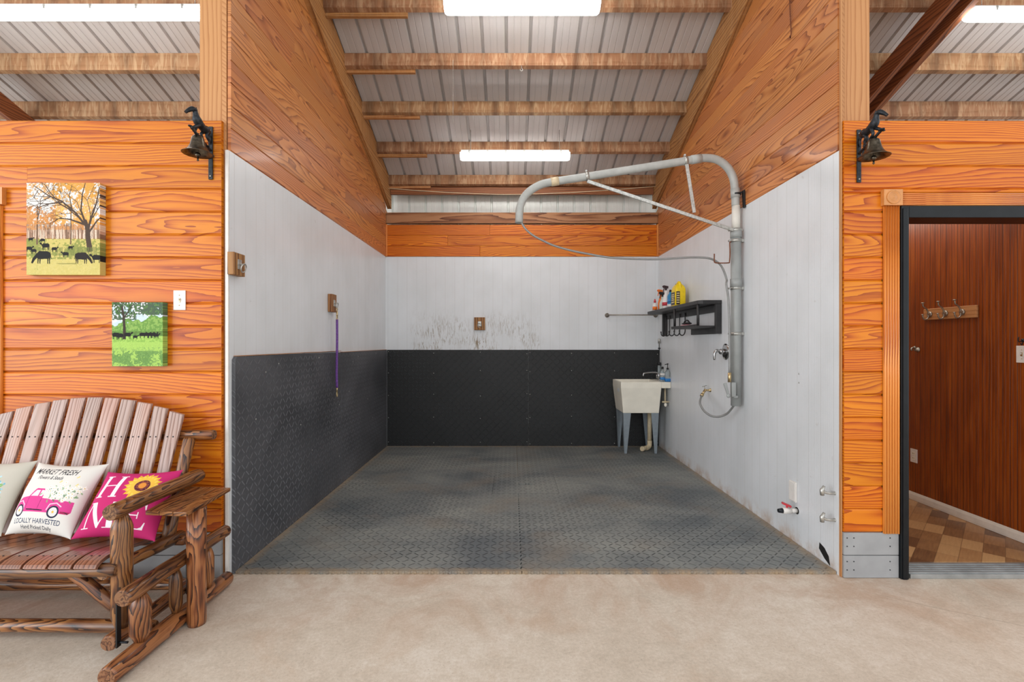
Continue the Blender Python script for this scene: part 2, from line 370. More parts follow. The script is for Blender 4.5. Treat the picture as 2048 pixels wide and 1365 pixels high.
    def log(s, a, b, r, r2=None, k=None, knots=0, taper=.012, n=16):
        """a peeled log: slightly bowed and out of round, chamfered ends in end grain"""
        a = Vector(a); b = Vector(b); r2 = r if r2 is None else r2; L = (b-a).length; d = (b-a)/L
        sd = d.orthogonal().normalized(); bow = random.uniform(-.008, .008)*min(1, L)
        pts = [a, a+d*taper]; rs = [r*.86, r]
        m = max(3, int(L/.08))
        for i in range(1, m):
            t = i/m; pts.append(a+d*(taper+(L-2*taper)*t)+sd*bow*math.sin(PI*t)); rs.append((r+(r2-r)*t)*(1+random.uniform(-.035, .035)))
        pts += [b-d*taper, b]; rs += [r2, r2*.86]
        return s.tube(pts, rs, n, True, 0, 1, k, .025)
    def lathe(s, prof, c, axis=(0, 0, 1), n=24, mi=0, sx=1.0, sy=1.0, rot=0.0):
        """prof: (radius, height) pairs about axis through c"""
        ax = Vector(axis).normalized(); u = ax.orthogonal().normalized()
        if abs(ax.z) > .99: u = Vector((1, 0, 0))
        w_ = ax.cross(u); c = Vector(c); base = len(s.v); k = bid()
        for r, h in prof:
            for j in range(n):
                th = 2*PI*j/n+rot; s.v.append(tuple(c+ax*h+u*math.cos(th)*r*sx+w_*math.sin(th)*r*sy))
        for i in range(len(prof)-1):
            for j in range(n):
                j2 = (j+1) % n
                s.face([base+i*n+j, base+i*n+j2, base+(i+1)*n+j2, base+(i+1)*n+j], [(k+prof[i_][0]*math.cos(2*PI*j_/n), prof[i_][0]*math.sin(2*PI*j_/n)) for i_, j_ in ((i, j), (i, j+1), (i+1, j+1), (i+1, j))], mi, True)
        if prof[0][0] > 1e-5: s.face([base+j for j in range(n)][::-1], [(k, 0)]*n, mi)
        if prof[-1][0] > 1e-5: s.face([base+(len(prof)-1)*n+j for j in range(n)], [(k, 0)]*n, mi)
        return s
    def prism(s, poly, t0, t1, plane='xy', mi=0, k=0.0):
        """polygon extruded along the axis normal to plane, planar uv"""
        def P(a, b, t): return {'xy': (a, b, t), 'xz': (a, t, b), 'yz': (t, a, b)}[plane]
        base = len(s.v); n = len(poly)
        s.v += [P(a, b, t0) for a, b in poly]+[P(a, b, t1) for a, b in poly]
        uv = [(k+a, b) for a, b in poly]
        s.face(list(range(base, base+n))[::-1], uv[::-1], mi); s.face(list(range(base+n, base+2*n)), uv, mi)
        for i in range(n):
            j = (i+1) % n
            s.face([base+i, base+j, base+n+j, base+n+i], [uv[i], uv[j], (uv[j][0], uv[j][1]+.02), (uv[i][0], uv[i][1]+.02)], mi)
        return s
    def ellipsoid(s, c, r, n=14, m=9, mi=0):
        prof = [(max(1e-6, math.sin(PI*i/m)), -math.cos(PI*i/m)) for i in range(m+1)]
        base = len(s.v)
        for a, h in prof:
            for j in range(n):
                th = 2*PI*j/n; s.v.append((c[0]+r[0]*a*math.cos(th), c[1]+r[1]*a*math.sin(th), c[2]+r[2]*h))
        for i in range(m):
            for j in range(n):
                j2 = (j+1) % n; s.face([base+i*n+j, base+i*n+j2, base+(i+1)*n+j2, base+(i+1)*n+j], [(0, 0)]*4, mi, True)
        return s
    def build(s, name, mats, parent=None, bevel=0.0, recalc=True, solid=0.0, sub=0):
        mats = mats if isinstance(mats, (list, tuple)) else [mats]
        if parent is not None: org = WORLD[parent.name]
        else:
            xs, ys, zs = zip(*s.v); org = Vector(((min(xs)+max(xs))/2, (min(ys)+max(ys))/2, min(zs)))
        me = bpy.data.meshes.new(name)
        me.from_pydata([(x-org[0], y-org[1], z-org[2]) for x, y, z in s.v], [], s.f)
        ul = me.uv_layers.new(name='UVMap')
        flat = [c for f in s.uv for p in f for c in p]
        ul.data.foreach_set('uv', flat)
        me.polygons.foreach_set('material_index', s.mi); me.polygons.foreach_set('use_smooth', s.sm)
        for m in mats: me.materials.append(M[m] if isinstance(m, str) else m)
        if recalc:
            import bmesh
            bm = bmesh.new(); bm.from_mesh(me); bmesh.ops.recalc_face_normals(bm, faces=bm.faces); bm.to_mesh(me); bm.free()
        me.update()
        o = bpy.data.objects.new(name, me); COL.objects.link(o)
        if parent is not None: o.parent = parent; WORLD[o.name] = org
        else: o.location = org; WORLD[o.name] = org
        if bevel:
            b = o.modifiers.new('bevel', 'BEVEL'); b.width = bevel; b.segments = 2; b.limit_method = 'ANGLE'; b.angle_limit = math.radians(40); b.harden_normals = False
        if sub: q = o.modifiers.new('sub', 'SUBSURF'); q.levels = sub; q.render_levels = sub
        return o

def tag(o, label=None, cat=None, group=None, kind=None):
    if label: o['label'] = label
    if cat: o['category'] = cat
    if group: o['group'] = group
    if kind: o['kind'] = kind
    return o
def thing(name, loc, label, cat, group=None):
    o = bpy.data.objects.new(name, None); COL.objects.link(o); o.location = loc; o.empty_display_size = .1
    WORLD[o.name] = Vector(loc); return tag(o, label, cat, group)
def structure(mb, name, mats, label=None, **kw):
    o = mb.build(name, mats, **kw); o['kind'] = 'structure'
    if label: o['label'] = label
    return o
def copy_thing(o, loc, label, parent=None):
    c = o.copy(); COL.objects.link(c)
    if parent: c.parent = parent
    else: c.location = loc; c['label'] = label; WORLD[c.name] = Vector(loc)
    for ch in list(o.children): copy_thing(ch, None, None, c)
    return c
def at(px, py, D): return Vector(((px-VX)*D/F, D, CZ+(HY-py)*D/F))
def atx(px, py, x):
    D = x*F/(px-VX); return Vector((x, D, CZ+(HY-py)*D/F))
def smooth(pts, n=6):
    """Catmull-Rom through the points"""
    P = [Vector(p) for p in pts]; P = [P[0]*2-P[1]]+P+[P[-1]*2-P[-2]]; out = []
    for i in range(1, len(P)-2):
        for j in range(n):
            t = j/n; a, b, c, d = P[i-1], P[i], P[i+1], P[i+2]
            out.append(.5*((2*b)+(c-a)*t+(2*a-5*b+4*c-d)*t*t+(3*b-a-3*c+d)*t**3))
    out.append(P[-2]); return out

# ------------------------------------------------------------------ main dimensions (metres)
XL, XR = -1.696, 1.964            # stall side walls
YF, YB = 2.935, 6.62              # front face of the partition walls, back wall of the stall
ZW = 2.555                        # top of the white panels
TOPW = 2.725                      # top of the partition walls
PITCH = .1363
C_ROOF, C_PB, C_RB, SL = 5.955, 5.84, 5.60, .354   # z = c - SL*y for roof sheet, purlin underside, rafter underside
def rz(c, y): return c-SL*y

# ------------------------------------------------------------------ floor
mb = MB(); mb.box(-9, 9, -9, 8.0, -.12, 0, 'x', 0); structure(mb, 'floor', 'concrete')

# ------------------------------------------------------------------ roof and back wall (ribbed sheet)
def rib_profile(x0, x1):
    out = []; x = x0; p = .2286
    while x < x1:
        for dx, h in ((0, 0), (.007, .030), (.027, .030), (.034, 0), (.086, 0), (.088, .003), (.094, .003), (.096, 0), (.150, 0), (.152, .003), (.158, .003), (.160, 0)):
            if x+dx < x1: out.append((x+dx, h))
        x += p
    out.append((x1, 0)); return out
pf = rib_profile(-8.3, 8.3)
def sheet(a, b, nrm, pf):
    """ribbed sheet between the lines through a and b (y,z pairs), ribs raised along nrm"""
    mb = MB(); L = math.hypot(b[0]-a[0], b[1]-a[1])
    for t in (0, .0012):
        o = len(mb.v)
        for x, h in pf:
            for p in (a, b): mb.v.append((x, p[0]+nrm[0]*(h+t), p[1]+nrm[1]*(h+t)))
        for i in range(len(pf)-1):
            q = [o+2*i, o+2*i+2, o+2*i+3, o+2*i+1]; uv = [(pf[i][0], 0), (pf[i+1][0], 0), (pf[i+1][0], L), (pf[i][0], L)]
            if t == 0: q = q[::-1]; uv = uv[::-1]
            mb.face(q, uv)
    return mb
nn = Vector((0, SL, 1)).normalized()
structure(sheet((-1.2, rz(C_ROOF, -1.2)), (6.95, rz(C_ROOF, 6.95)), (nn.y, nn.z), pf), 'ceiling', 'roof', recalc=False)
structure(sheet((6.84, 0), (6.84, rz(C_ROOF, 6.84)), (1, 0), pf), 'wall_back_siding', 'siding_metal', recalc=False)

# purlins across the stall and across the side bays
PY = [3.18, 3.75, 4.31, 4.86, 5.42, 6.0, 6.58]
names = ['directly above the stall opening', 'in front of the nearer stall lamp', 'touching the nearer stall lamp', 'second in view behind the nearer lamp', 'with the pull chain end before it', 'just behind the farther stall lamp', 'nearest the back wall']
def purlin(y, x0, x1, label, group, dz=0.0):
    mb = MB(); z0 = rz(C_PB, y)+dz; zt = rz(C_ROOF, y)
    P = [(x0, y-.024, z0), (x1, y-.024, z0), (x1, y+.024, z0-.012), (x0, y+.024, z0-.012), (x0, y-.024, zt+.006), (x1, y-.024, zt+.006), (x1, y+.024, zt-.011), (x0, y+.024, zt-.011)]
    mb.hexa(P, 'x')
    return mb
for i, y in enumerate(PY):
    t = thing('roof_purlin', (0, y, rz(C_PB, y)), 'rough sawn roof purlin over the stall, '+names[i], 'beam', 'purlins over the stall')
    purlin(y, XL+.055, XR-.055, '', '').build('board', 'purlin', t)
    mb = MB(); z = rz(C_PB, y)-.02; x1 = XL+.055+[.8, .74, .72, .68, .62, .6, .55][i]
    mb.box(XL+.056, x1, y+.026, y+.062, z-.022, z+.07, 'x'); mb.build('splice_board', 'rafter', t)
sn = ['first above the partition wall top', 'second row up the roof', 'third row up the roof', 'fourth row up the roof']
for sgn, side in ((-1, 'left'), (1, 'right')):
    for i, y in enumerate([5.42, 4.86, 4.31, 3.75]):
        x0, x1 = (-8.2, XL-.19) if sgn < 0 else (XR+.20, 8.2)
        tag(purlin(y, x0, x1, '', '', -.045 if i < 2 else 0).build('roof_purlin', 'purlin'), 'rough sawn roof purlin of the %s bay, %s' % (side, sn[i]), 'beam', 'purlins over the %s bay' % side)
# rafters along the stall sides
def rafter(x0, x1, y0, y1, cb, ct, m):
    mb = MB()
    P = [(x0, y0, rz(cb, y0)), (x1, y0, rz(cb, y0)), (x1, y1, rz(cb, y1)), (x0, y1, rz(cb, y1)), (x0, y0, rz(ct, y0)), (x1, y0, rz(ct, y0)), (x1, y1, rz(ct, y1)), (x0, y1, rz(ct, y1))]
    return mb.hexa(P, 'y').build('rafter', m, bevel=.003)
tag(rafter(XL, XL+.055, 3.13, 6.72, C_RB, C_ROOF-.004, 'rafter'), 'sloping rafter along the top of the stall left wall', 'beam', 'stall rafters')
tag(rafter(XR-.055, XR, 3.13, 6.72, C_RB, C_ROOF-.004, 'rafter'), 'sloping rafter along the top of the stall right wall', 'beam', 'stall rafters')
tag(rafter(3.58, 3.635, 3.2, 6.7, C_RB, C_PB-.06, 'rafter_dark'), 'dark sloping rafter of the right bay, nearer the post', 'beam', 'right bay rafters')
tag(rafter(3.735, 3.795, 3.2, 6.7, C_RB, C_PB-.06, 'rafter_dark'), 'dark sloping rafter of the right bay, beside the bright lamp', 'beam', 'right bay rafters')
tag(rafter(-5.32, -5.26, 3.2, 6.7, C_RB-.02, C_PB-.06, 'rafter_dark'), 'dark sloping rafter low in the left bay corner', 'beam')
# girt, eave header, cable at the back
tag(MB().box(XL+.06, XR-.06, 6.64, 6.68, rz(C_PB, 6.66)-.085, rz(C_PB, 6.66)+.05, 'x').build('eave_board', 'rafter_dark', bevel=.003), 'dark narrow board under the last purlin at the back', 'beam')
tag(MB().box(XL+.001, XR-.001, 6.64, 6.68, 3.01, 3.155, 'x').build('wall_girt', 'girt', bevel=.004), 'brown horizontal girt between metal siding and orange boards', 'beam')
c = smooth([at(776, 377, 6.50), at(860, 383, 6.50), at(960, 388, 6.50), at(1045, 389, 6.50), at(1180, 383, 6.50), at(1312, 373, 6.50)], 5)
tag(MB().tube(c, .004, 6).build('slack_cable', 'cable'), 'thin cream cable sagging across the back under the purlins', 'cable')
# posts
for x0, x1, side in ((-1.885, -1.745, 'left'), (2.0, 2.158, 'right')):
    tag(MB().box(x0, x1, 2.975, 3.115, 0, rz(C_ROOF, 3.115)-.01, 'z').build('timber_post', 'post', bevel=.006), 'square pale timber post at the %s corner of the stall opening' % side, 'post', 'stall corner posts')

# ------------------------------------------------------------------ partition wall fronts with horizontal pine siding
def boards_front(mb, x0, x1, zlo, zhi, y0=YF, th=.024):
    """tongue and groove boards on a wall facing -y; real bevelled boards"""
    z = TOPW
    while z > zlo+1e-4:
        za = max(z-PITCH, zlo)
        if za < zhi-1e-4:
            zb = min(z, zhi); g = .003; ch = .006; xs = [x0, x1]
            if x1-x0 > 2.6 and random.random() < .4: q = random.uniform(x0+.6, x1-.6); xs = [x0, q, x1]
            for xa, xb in zip(xs, xs[1:]):
                k = bid(); b = len(mb.v); v0 = random.random()
                prof = [(y0+th, za+.0005), (y0+.007, za+.0005), (y0+.007, za+g*.6), (y0+.0005, za+g*.6+ch), (y0, za+g+ch*1.3), (y0, zb-g-ch), (y0+.006, zb-g*.3), (y0+th, zb-.0005)]
                for xx in (xa, xb-.0008):
                    for p in prof: mb.v.append((xx, p[0], p[1]))
                n = len(prof)
                for i in range(n):
                    j = (i+1) % n
                    mb.face([b+i, b+j, b+n+j, b+n+i], [(k, v0+prof[i][1]), (k, v0+prof[j][1]), (k+xb-xa, v0+prof[j][1]), (k+xb-xa, v0+prof[i][1])])
                mb.face([b+i for i in range(n)], [(k, p[1]) for p in prof]); mb.face([b+n+i for i in range(n)][::-1], [(k, p[1]) for p in prof][::-1])
        z -= PITCH
ZB = TOPW-18*PITCH
mb = MB(); boards_front(mb, -6.5, -1.728, ZB, TOPW)
structure(mb, 'wall_left', 'siding', 'orange varnished board wall left of the stall')
mb = MB(); boards_front(mb, 1.975, 6.5, 2.291, TOPW); boards_front(mb, 1.975, 2.204, ZB, 2.291); boards_front(mb, 3.445, 6.5, ZB, 2.291)
structure(mb, 'wall_right', 'siding', 'orange varnished board wall around the doorway')
structure(MB().box(-6.5, -1.886, YF+.025, 3.08, 0, TOPW-.002), 'wall_left_core', 'post')
structure(MB().box(-1.886, -1.728, YF+.025, 2.974, 0, TOPW-.002), 'wall_left_end', 'post')
mb = MB().box(1.972, 2.299, YF+.025, 2.974, 0, TOPW-.002); mb.box(2.159, 2.298, 2.975, 3.08, 0, TOPW-.002); mb.box(2.299, 3.35, YF+.025, 3.08, 2.213, TOPW-.002); mb.box(3.351, 6.5, YF+.025, 3.08, 0, TOPW-.002)
structure(mb, 'wall_right_core', 'post')
zb2 = ZB/2
for x0, x1, nm in ((-6.5, -1.732, 'left'), (1.972, 2.298, 'right')):
    mb = MB().box(x0, x1, YF-.004, YF+.0245, .002, zb2-.002); mb.box(x0, x1, YF-.004, YF+.0245, zb2+.002, ZB-.002)
    structure(mb, 'baseboard_'+nm, 'grey_base', 'two grey painted boards at the foot of the %s wall' % nm, bevel=.002)
mb = MB()
for zz in (.05, .10, .19, .24):
    for xx in (1.99, 2.03): mb.lathe([(.0035, 0), (.0035, .002), (.001, .003)], (xx, YF-.004, zz), (0, -1, 0), 8)
    mb.lathe([(.0035, 0), (.0035, .002), (.001, .003)], (2.245, YF-.004, zz), (0, -1, 0), 8)
tag(mb.build('base_board_screws', 'iron'), 'small nail heads in the grey boards left of the doorway', 'nail')['kind'] = 'stuff'

# ------------------------------------------------------------------ stall inner walls
def pvc_wall(x, sgn):
    """vertical white ribbed panel, facing the stall"""
    mb = MB(); a, b = (x-.02, x) if sgn < 0 else (x, x+.02)
    mb.hexa([(a, 2.965, 0), (b, 2.965, 0), (b, YB, 0), (a, YB, 0), (a, 2.965, ZW), (b, 2.965, ZW), (b, YB, ZW), (a, YB, ZW)], 'y', 0.0)
    mb.uv = [[(mb.v[i][1]+3, mb.v[i][2]) for i in f] for f in mb.f]; return mb
structure(pvc_wall(XL, -1), 'wall_stall_left', 'pvc', 'white ribbed panel lining of the stall left wall')
structure(pvc_wall(XR, 1), 'wall_stall_right', 'pvc', 'white ribbed panel lining of the stall right wall')
mb = MB().box(XL-.02, XR+.02, YB, YB+.018, 0, ZW, 'x', 0.0); mb.uv = [[(mb.v[i][0], mb.v[i][2]) for i in f] for f in mb.f]
structure(mb, 'wall_stall_back', 'pvc_back', 'white ribbed panel lining of the stall back wall')
def side_boards(xa, xb, inner):
    mb = MB(); z = ZW; i = 0
    while z < 4.9:
        z1 = z+PITCH; k = bid()
        def ye(zz): return min(YB-.001, (C_RB-zz)/SL)
        y0 = 2.968
        if ye(z) < y0+.01: break
        e0 = ye(z); e1 = max(ye(z1), y0+.001); g = .0025
        b = len(mb.v)
        q = [y0]
        if random.random() < .4: q.append(random.uniform(3.6, 5.2) if e1 > 5.4 else y0+.4*(e1-y0))
        q.append(None)
        for a_, b_ in zip(q, q[1:]):
            k = bid(); a0 = a1 = a_+.0004
            if b_ is None: b0, b1 = e0, e1
            else: b0 = b1 = b_-.0004
            s = 1 if inner > 0 else -1
            xf = xb if inner > 0 else xa; xk = xa if inner > 0 else xb; xg = xf-s*.006
            b = len(mb.v)
            rows = [(xk, 0), (xg, 0), (xf, .006), (xf, PITCH-.004), (xg, PITCH-.0004), (xk, PITCH-.0004)]
            for x, dz in rows:
                f = dz/PITCH; mb.v.append((x, a0+(a1-a0)*f, z+dz))
            for x, dz in rows:
                f = dz/PITCH; mb.v.append((x, b0+(b1-b0)*f, z+dz))
            n = 6
            for r in range(n):
                r2 = (r+1) % n; ids = [b+r, b+r2, b+n+r2, b+n+r]
                mb.face(ids, [(k+mb.v[t][1], mb.v[t][2]) for t in ids])
            for ids in ([b+t for t in range(n)][::-1], [b+n+t for t in range(n)]): mb.face(ids, [(k+mb.v[t][1], mb.v[t][2]) for t in ids])
        z = z1
    return mb
structure(side_boards(XL-.014, XL+.006, 1), 'wall_stall_left_upper', 'stall_pine', 'pine boards above the white panels on the stall left wall')
structure(side_boards(XR-.006, XR+.014, -1), 'wall_stall_right_upper', 'stall_pine', 'pine boards above the white panels on the stall right wall')
mb = MB(); z = ZW+.001
for i in range(3):
    xs = [XL+.006, random.uniform(-1, 1), XR-.006] if i != 1 else [XL+.006, -.86, XR-.006]
    for a_, b_ in zip(xs, xs[1:]): mb.box(a_+.001, b_-.0005, YB-.008, YB+.016, z+.0015, z+.1425-.0015, 'x')
    z += .1425
structure(mb, 'wall_stall_back_upper', M['siding'], 'three orange pine boards above the back white panel', bevel=.003)
for x0, x1, nm in ((XL+.0065, XL+.026, 1), (XR-.026, XR-.0065, 2)):
    structure(MB().box(x0, x1, YB-.026, YB-.009, ZW+.001, 2.985, 'z'), 'trim_%d' % nm, 'trimwood', bevel=.002)
# backing of the side walls (studs and sheathing)
for xa, xb, nm in ((XL-.048, XL-.021, 'left'), (XR+.021, XR+.035, 'right')):
    poly = [(2.968, 0), (6.80, 0), (6.80, rz(C_RB, 6.80)), (2.968, rz(C_RB, 2.968))]
    structure(MB().prism(poly, xa, xb, 'yz'), 'wall_stall_%s_backing' % nm, 'post')
structure(MB().box(XL-.02, XL-.0005, 2.950, 2.9645, 0, ZW, 'z'), 'trim_3', 'white_plastic', bevel=.002)
structure(MB().box(XR+.0005, XR+.007, 2.945, 2.9645, 0, 4.5, 'z'), 'trim_4', 'post', bevel=.001)

# ------------------------------------------------------------------ rubber mats
def teeth(p, q, pitch, amp, sgn, ramp_=.3):
    p = Vector(p); q = Vector(q); d = q-p; L = d.length; d /= L; nr = Vector((-d.y, d.x))*sgn; n = max(1, int(L/pitch)); out = []
    for i in range(n):
        a = L*i/n; w_ = L/n
        out += [p+d*a, p+d*(a+w_*.45), p+d*(a+w_*.5)+nr*amp, p+d*(a+w_*.95)+nr*amp]
    return [tuple(o) for o in out]
X0, X1, XM = XL+.024, XR-.004, .06
YA, YM, YE = 2.985, 4.84, YB-.024
dx0, dx1, dy0, dy1 = -.18, .43, 4.52, 5.11
gp = .002; T = .018
front = teeth((X0, YA), (XM-gp, YA), .035, .005, -1)
seam = teeth((XM-gp, YA), (XM-gp, dy0-gp), .055, .006, 1)
pl = front+seam+[(XM-gp, dy0-gp), (dx0-gp, dy0-gp), (dx0-gp, YM-gp), (X0, YM-gp)]
fm = 'floor mats in the stall'
tag(MB().prism(pl, 0, T, 'xy').build('rubber_floor_mat', 'mat_floor', bevel=.001), 'black diamond pattern rubber floor mat, front left of the stall', 'mat', fm)
front = teeth((XM+gp, YA), (X1, YA-.0), .035, .005, -1)
pr = front+[(X1, YA), (X1, YM-gp), (dx1+gp, YM-gp), (dx1+gp, dy0-gp), (XM+gp, dy0-gp)]+[(x, y) for x, y in teeth((XM+gp, dy0-gp), (XM+gp, YA+.01), .055, .006, -1)]
tag(MB().prism(pr, 0, T, 'xy').build('rubber_floor_mat', 'mat_floor', bevel=.001), 'black diamond pattern rubber floor mat, front right of the stall', 'mat', fm)
tag(MB().prism([(X0, YM+gp), (dx0-gp, YM+gp), (dx0-gp, dy1+gp), (XM-gp, dy1+gp), (XM-gp, YE), (X0, YE)], 0, T, 'xy').build('rubber_floor_mat', 'mat_floor', bevel=.001), 'black diamond pattern rubber floor mat in the far left corner', 'mat', fm)
tag(MB().prism([(XM+gp, dy1+gp), (dx1+gp, dy1+gp), (dx1+gp, YM+gp), (X1, YM+gp), (X1, YE), (XM+gp, YE)], 0, T, 'xy').build('rubber_floor_mat', 'mat_floor', bevel=.001), 'black diamond pattern rubber floor mat under the sink', 'mat', fm)
t = thing('drain_cover_mat', (.13, 4.82, 0), 'square rubber drain cover with a slot in the middle of the floor', 'drain cover')
mb = MB(); sx0, sx1, sy0, sy1 = .065, .20, 4.80, 4.835
for a in ((dx0, dx1, dy0, sy0), (dx0, dx1, sy1, dy1), (dx0, sx0, sy0, sy1), (sx1, dx1, sy0, sy1)): mb.box(a[0], a[1], a[2], a[3], 0, T+.001, 'x', 0.0)
mb.uv = [[(mb.v[i][0], mb.v[i][1]) for i in f] for f in mb.f]; mb.build('cover', 'mat_floor', t)
MB().box(sx0, sx1, sy0, sy1, .0005, .003).build('drain_slot', 'dark_hole', t)

ZM = 1.305
def screws(pts, axis, parent):
    mb = MB()
    for p in pts: mb.lathe([(.006, 0), (.006, .0015), (.002, .003)], p, axis, 8)
    o = mb.build('screw_heads', 'screw', parent); o['kind'] = 'stuff'
for i, (x0, x1) in enumerate(((XL+.0255, .218), (.222, XR-.001))):
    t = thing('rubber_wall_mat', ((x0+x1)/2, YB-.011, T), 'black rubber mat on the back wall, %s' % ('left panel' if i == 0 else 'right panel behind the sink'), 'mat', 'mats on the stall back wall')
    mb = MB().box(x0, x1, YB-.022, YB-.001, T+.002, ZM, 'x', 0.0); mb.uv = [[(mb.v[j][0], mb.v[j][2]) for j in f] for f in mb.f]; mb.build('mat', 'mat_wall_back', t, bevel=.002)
    pts = []
    for fx in (.01, .33, .66, .99):
        for fz in (.03, .3, .53, .77, .97): pts.append((x0+(x1-x0)*fx, YB-.022, T+(ZM-T)*fz+random.uniform(-.02, .02)))
    screws(pts, (0, -1, 0), t)
for i, (y0, y1) in enumerate(((2.985, 4.838), (4.842, YB-.023))):
    t = thing('rubber_wall_mat', (XL+.011, (y0+y1)/2, T), 'black scuffed rubber mat on the stall left wall, %s' % ('nearer the opening' if i == 0 else 'nearer the back corner'), 'mat', 'mats on the stall left wall')
    z1 = ZM+.012 if i == 0 else ZM
    mb = MB().prism([(y0, .002), (y1, .002), (y1, ZM), (y0+.02, z1), (y0, z1-.02)], XL+.001, XL+.022, 'yz'); mb.build('mat', 'mat_wall', t, bevel=.002)
    o = MB().box(XL+.0005, XL+.0235, y0+.02, y1, ZM+.001 if i else z1, ZM+.005 if i else z1+.004, 'y'); o.build('tan_edge', 'girt', t)
    screws([(XL+.022, y0+(y1-y0)*a, b) for a, b in ((.13, .9), (.2, 1.2), (.5, .75), (.62, .5), (.97, .3), (.97, .8), (.3, 1.25), (.7, 1.27))], (1, 0, 0), t)

# ------------------------------------------------------------------ lamps
def lamp(x0, x1, y, z, r, label, cat='lamp', group=None):
    t = thing('strip_light', ((x0+x1)/2, y, z), label, cat, group)
    mb = MB(); n = 14; prof = []
    for j in range(n+1):
        a = PI+PI*j/n; prof.append((y+math.cos(a)*r*1.05, z+math.sin(a)*r))
    prof += [(y+r*1.05, z+.01), (y-r*1.05, z+.01)]
    m = len(prof); xs = [(x0, .86), (x0+.015, .97), (x0+.03, 1), (x1-.03, 1), (x1-.015, .97), (x1, .86)]
    for xx, f in xs:
        for p in prof: mb.v.append((xx, y+(p[0]-y)*f, z+(p[1]-z)*f))
    for i in range(len(xs)-1):
        for j in range(m):
            j2 = (j+1) % m; mb.face([i*m+j, i*m+j2, (i+1)*m+j2, (i+1)*m+j], [(0, 0)]*4, 0, True)
    mb.face(list(range(m)), [(0, 0)]*m); mb.face([(len(xs)-1)*m+j for j in range(m)][::-1], [(0, 0)]*m)
    mb.build('diffuser', 'diffuser', t)
    MB().box(x0+.01, x1-.01, y-r*.9, y+r*.9, z+.011, z+.04).build('housing', 'fixture', t, bevel=.006)
    k = 6
    for i in range(k):
        xx = x0+(x1-x0)*(i+.5)/k; MB().box(xx-.009, xx+.009, y-r*1.1, y-r*.98, z-.008, z+.03).build('clip', 'galv', t, bevel=.002)
    for xx in (x0+.12, x1-.12):
        zt = rz(C_PB, y)
        if zt > z+.06: MB().tube([(xx, y, z+.04), (xx, y, rz(C_ROOF, y)-.001)], .003, 6).build('hanger', 'galv', t)
    return t
p = at(1044, 0, 4.12)
lamp(at(889, 0, 4.12).x, at(1199, 0, 4.12).x, 4.12, at(0, 3, 4.12).z, .098, 'bright strip light over the stall, nearer one at the top edge', group='stall strip lights')
lamp(at(921, 0, 5.80).x, at(1139, 0, 5.80).x, 5.80, at(0, 310, 5.80).z, .066, 'bright strip light over the stall, farther one above the back wall', group='stall strip lights')
lamp(-4.75, -2.5, 4.08, at(0, 25, 4.08).z, .058, 'long bright strip light in the left bay above the orange wall')
lamp(3.80, 6.1, 4.12, at(0, 28, 4.12).z, .058, 'long bright strip light in the right bay beside the dark rafters')
# pull chain and small hook
mb = MB(); a = at(906, 122, 4.82); b = at(906, 246, 4.82); n = 44
for i in range(n):
    q = a.lerp(b, i/(n-1)); mb.ellipsoid(q, (.0035, .0035, .005), 6, 4)
tag(mb.build('pull_chain', 'galv'), 'thin beaded pull chain hanging from a purlin', 'chain')
mb = MB(); a = at(1043, 131, 4.83); mb.tube([a, a+Vector((0, 0, -.03))], .003, 6); mb.tube([a+Vector((.012*math.sin(t_), 0, -.042+.012*math.cos(t_))) for t_ in np.linspace(0, 5.5, 14)], .003, 6)
tag(mb.build('ceiling_hook', 'galv'), 'small metal hook under the purlin near the middle', 'hook')
a = at(1577, -40, 3.45); a.x = XR-.02; b = Vector((XR-.02, 3.42, CZ+(HY-75)*3.42/F))
tag(MB().tube([(XR-.016, 3.47, 3.95), (XR-.02, 3.45, 3.7), (XR-.018, 3.44, 3.56), (XR-.03, 3.43, 3.52), (XR-.034, 3.43, 3.535)], .004, 6).build('hanging_wire', 'rust_wire'), 'dark bent wire hanging on the upper right boards', 'wire')

# ------------------------------------------------------------------ doorway on the right
CY = YF-.018
t0 = 2.204; t1 = 2.299; zt = 2.212; zr = 2.291
def fluted(mb, a0, a1, b0, b1, vertical):
    n = 6; w_ = (a1-a0)
    if vertical: mb.box(a0, a1, YF-.010, YF-.001, b0, b1, 'z')
    else: mb.box(b0, b1, YF-.010, YF-.001, a0, a1, 'x')
    for i in range(n):
        c0 = a0+w_*(i+.10)/n; c1 = a0+w_*(i+.9)/n; cc = (c0+c1)/2
        if vertical:
            mb.tube([(cc, YF-.0105, b0), (cc, YF-.0105, b1)], (c1-c0)/2, 10, k=150.0)
        else: mb.tube([(b0, YF-.0105, cc), (b1, YF-.0105, cc)], (c1-c0)/2, 10, k=150.0)
mb = MB(); fluted(mb, t0, t1-.001, ZB-.004, zt-.001, True)
structure(mb, 'trim_5', 'trimwood', 'fluted pine casing left of the doorway')
mb = MB(); fluted(mb, zt+.002, zr-.002, t1+.006, 3.34, False)
structure(mb, 'trim_6', 'trimwood', 'fluted pine casing over the doorway')
def rosette(x0, x1, z0, z1, name, lab):
    mb = MB().box(x0, x1, YF-.028, YF-.001, z0, z1, 'z'); c = ((x0+x1)/2, YF-.028, (z0+z1)/2); r = (x1-x0)*.36
    mb.lathe([(r, 0), (r, .004), (r*.85, .005), (r*.75, .001), (r*.6, .001), (r*.5, .005), (r*.35, .003), (r*.2, .008), (0.00001, .009)], c, (0, -1, 0), 28)
    structure(mb, name, 'turned_pine', lab)
rosette(t0-.012, t1+.004, zt, zr+.014, 'trim_7', 'square pine rosette block at the doorway corner')
mb = MB(); fluted(mb, 3.352, 3.44, ZB-.004, zt-.001, True); structure(mb, 'trim_8', 'trimwood')
rosette(3.342, 3.45, zt, zr+.014, 'trim_9', 'pine rosette block outside the frame')
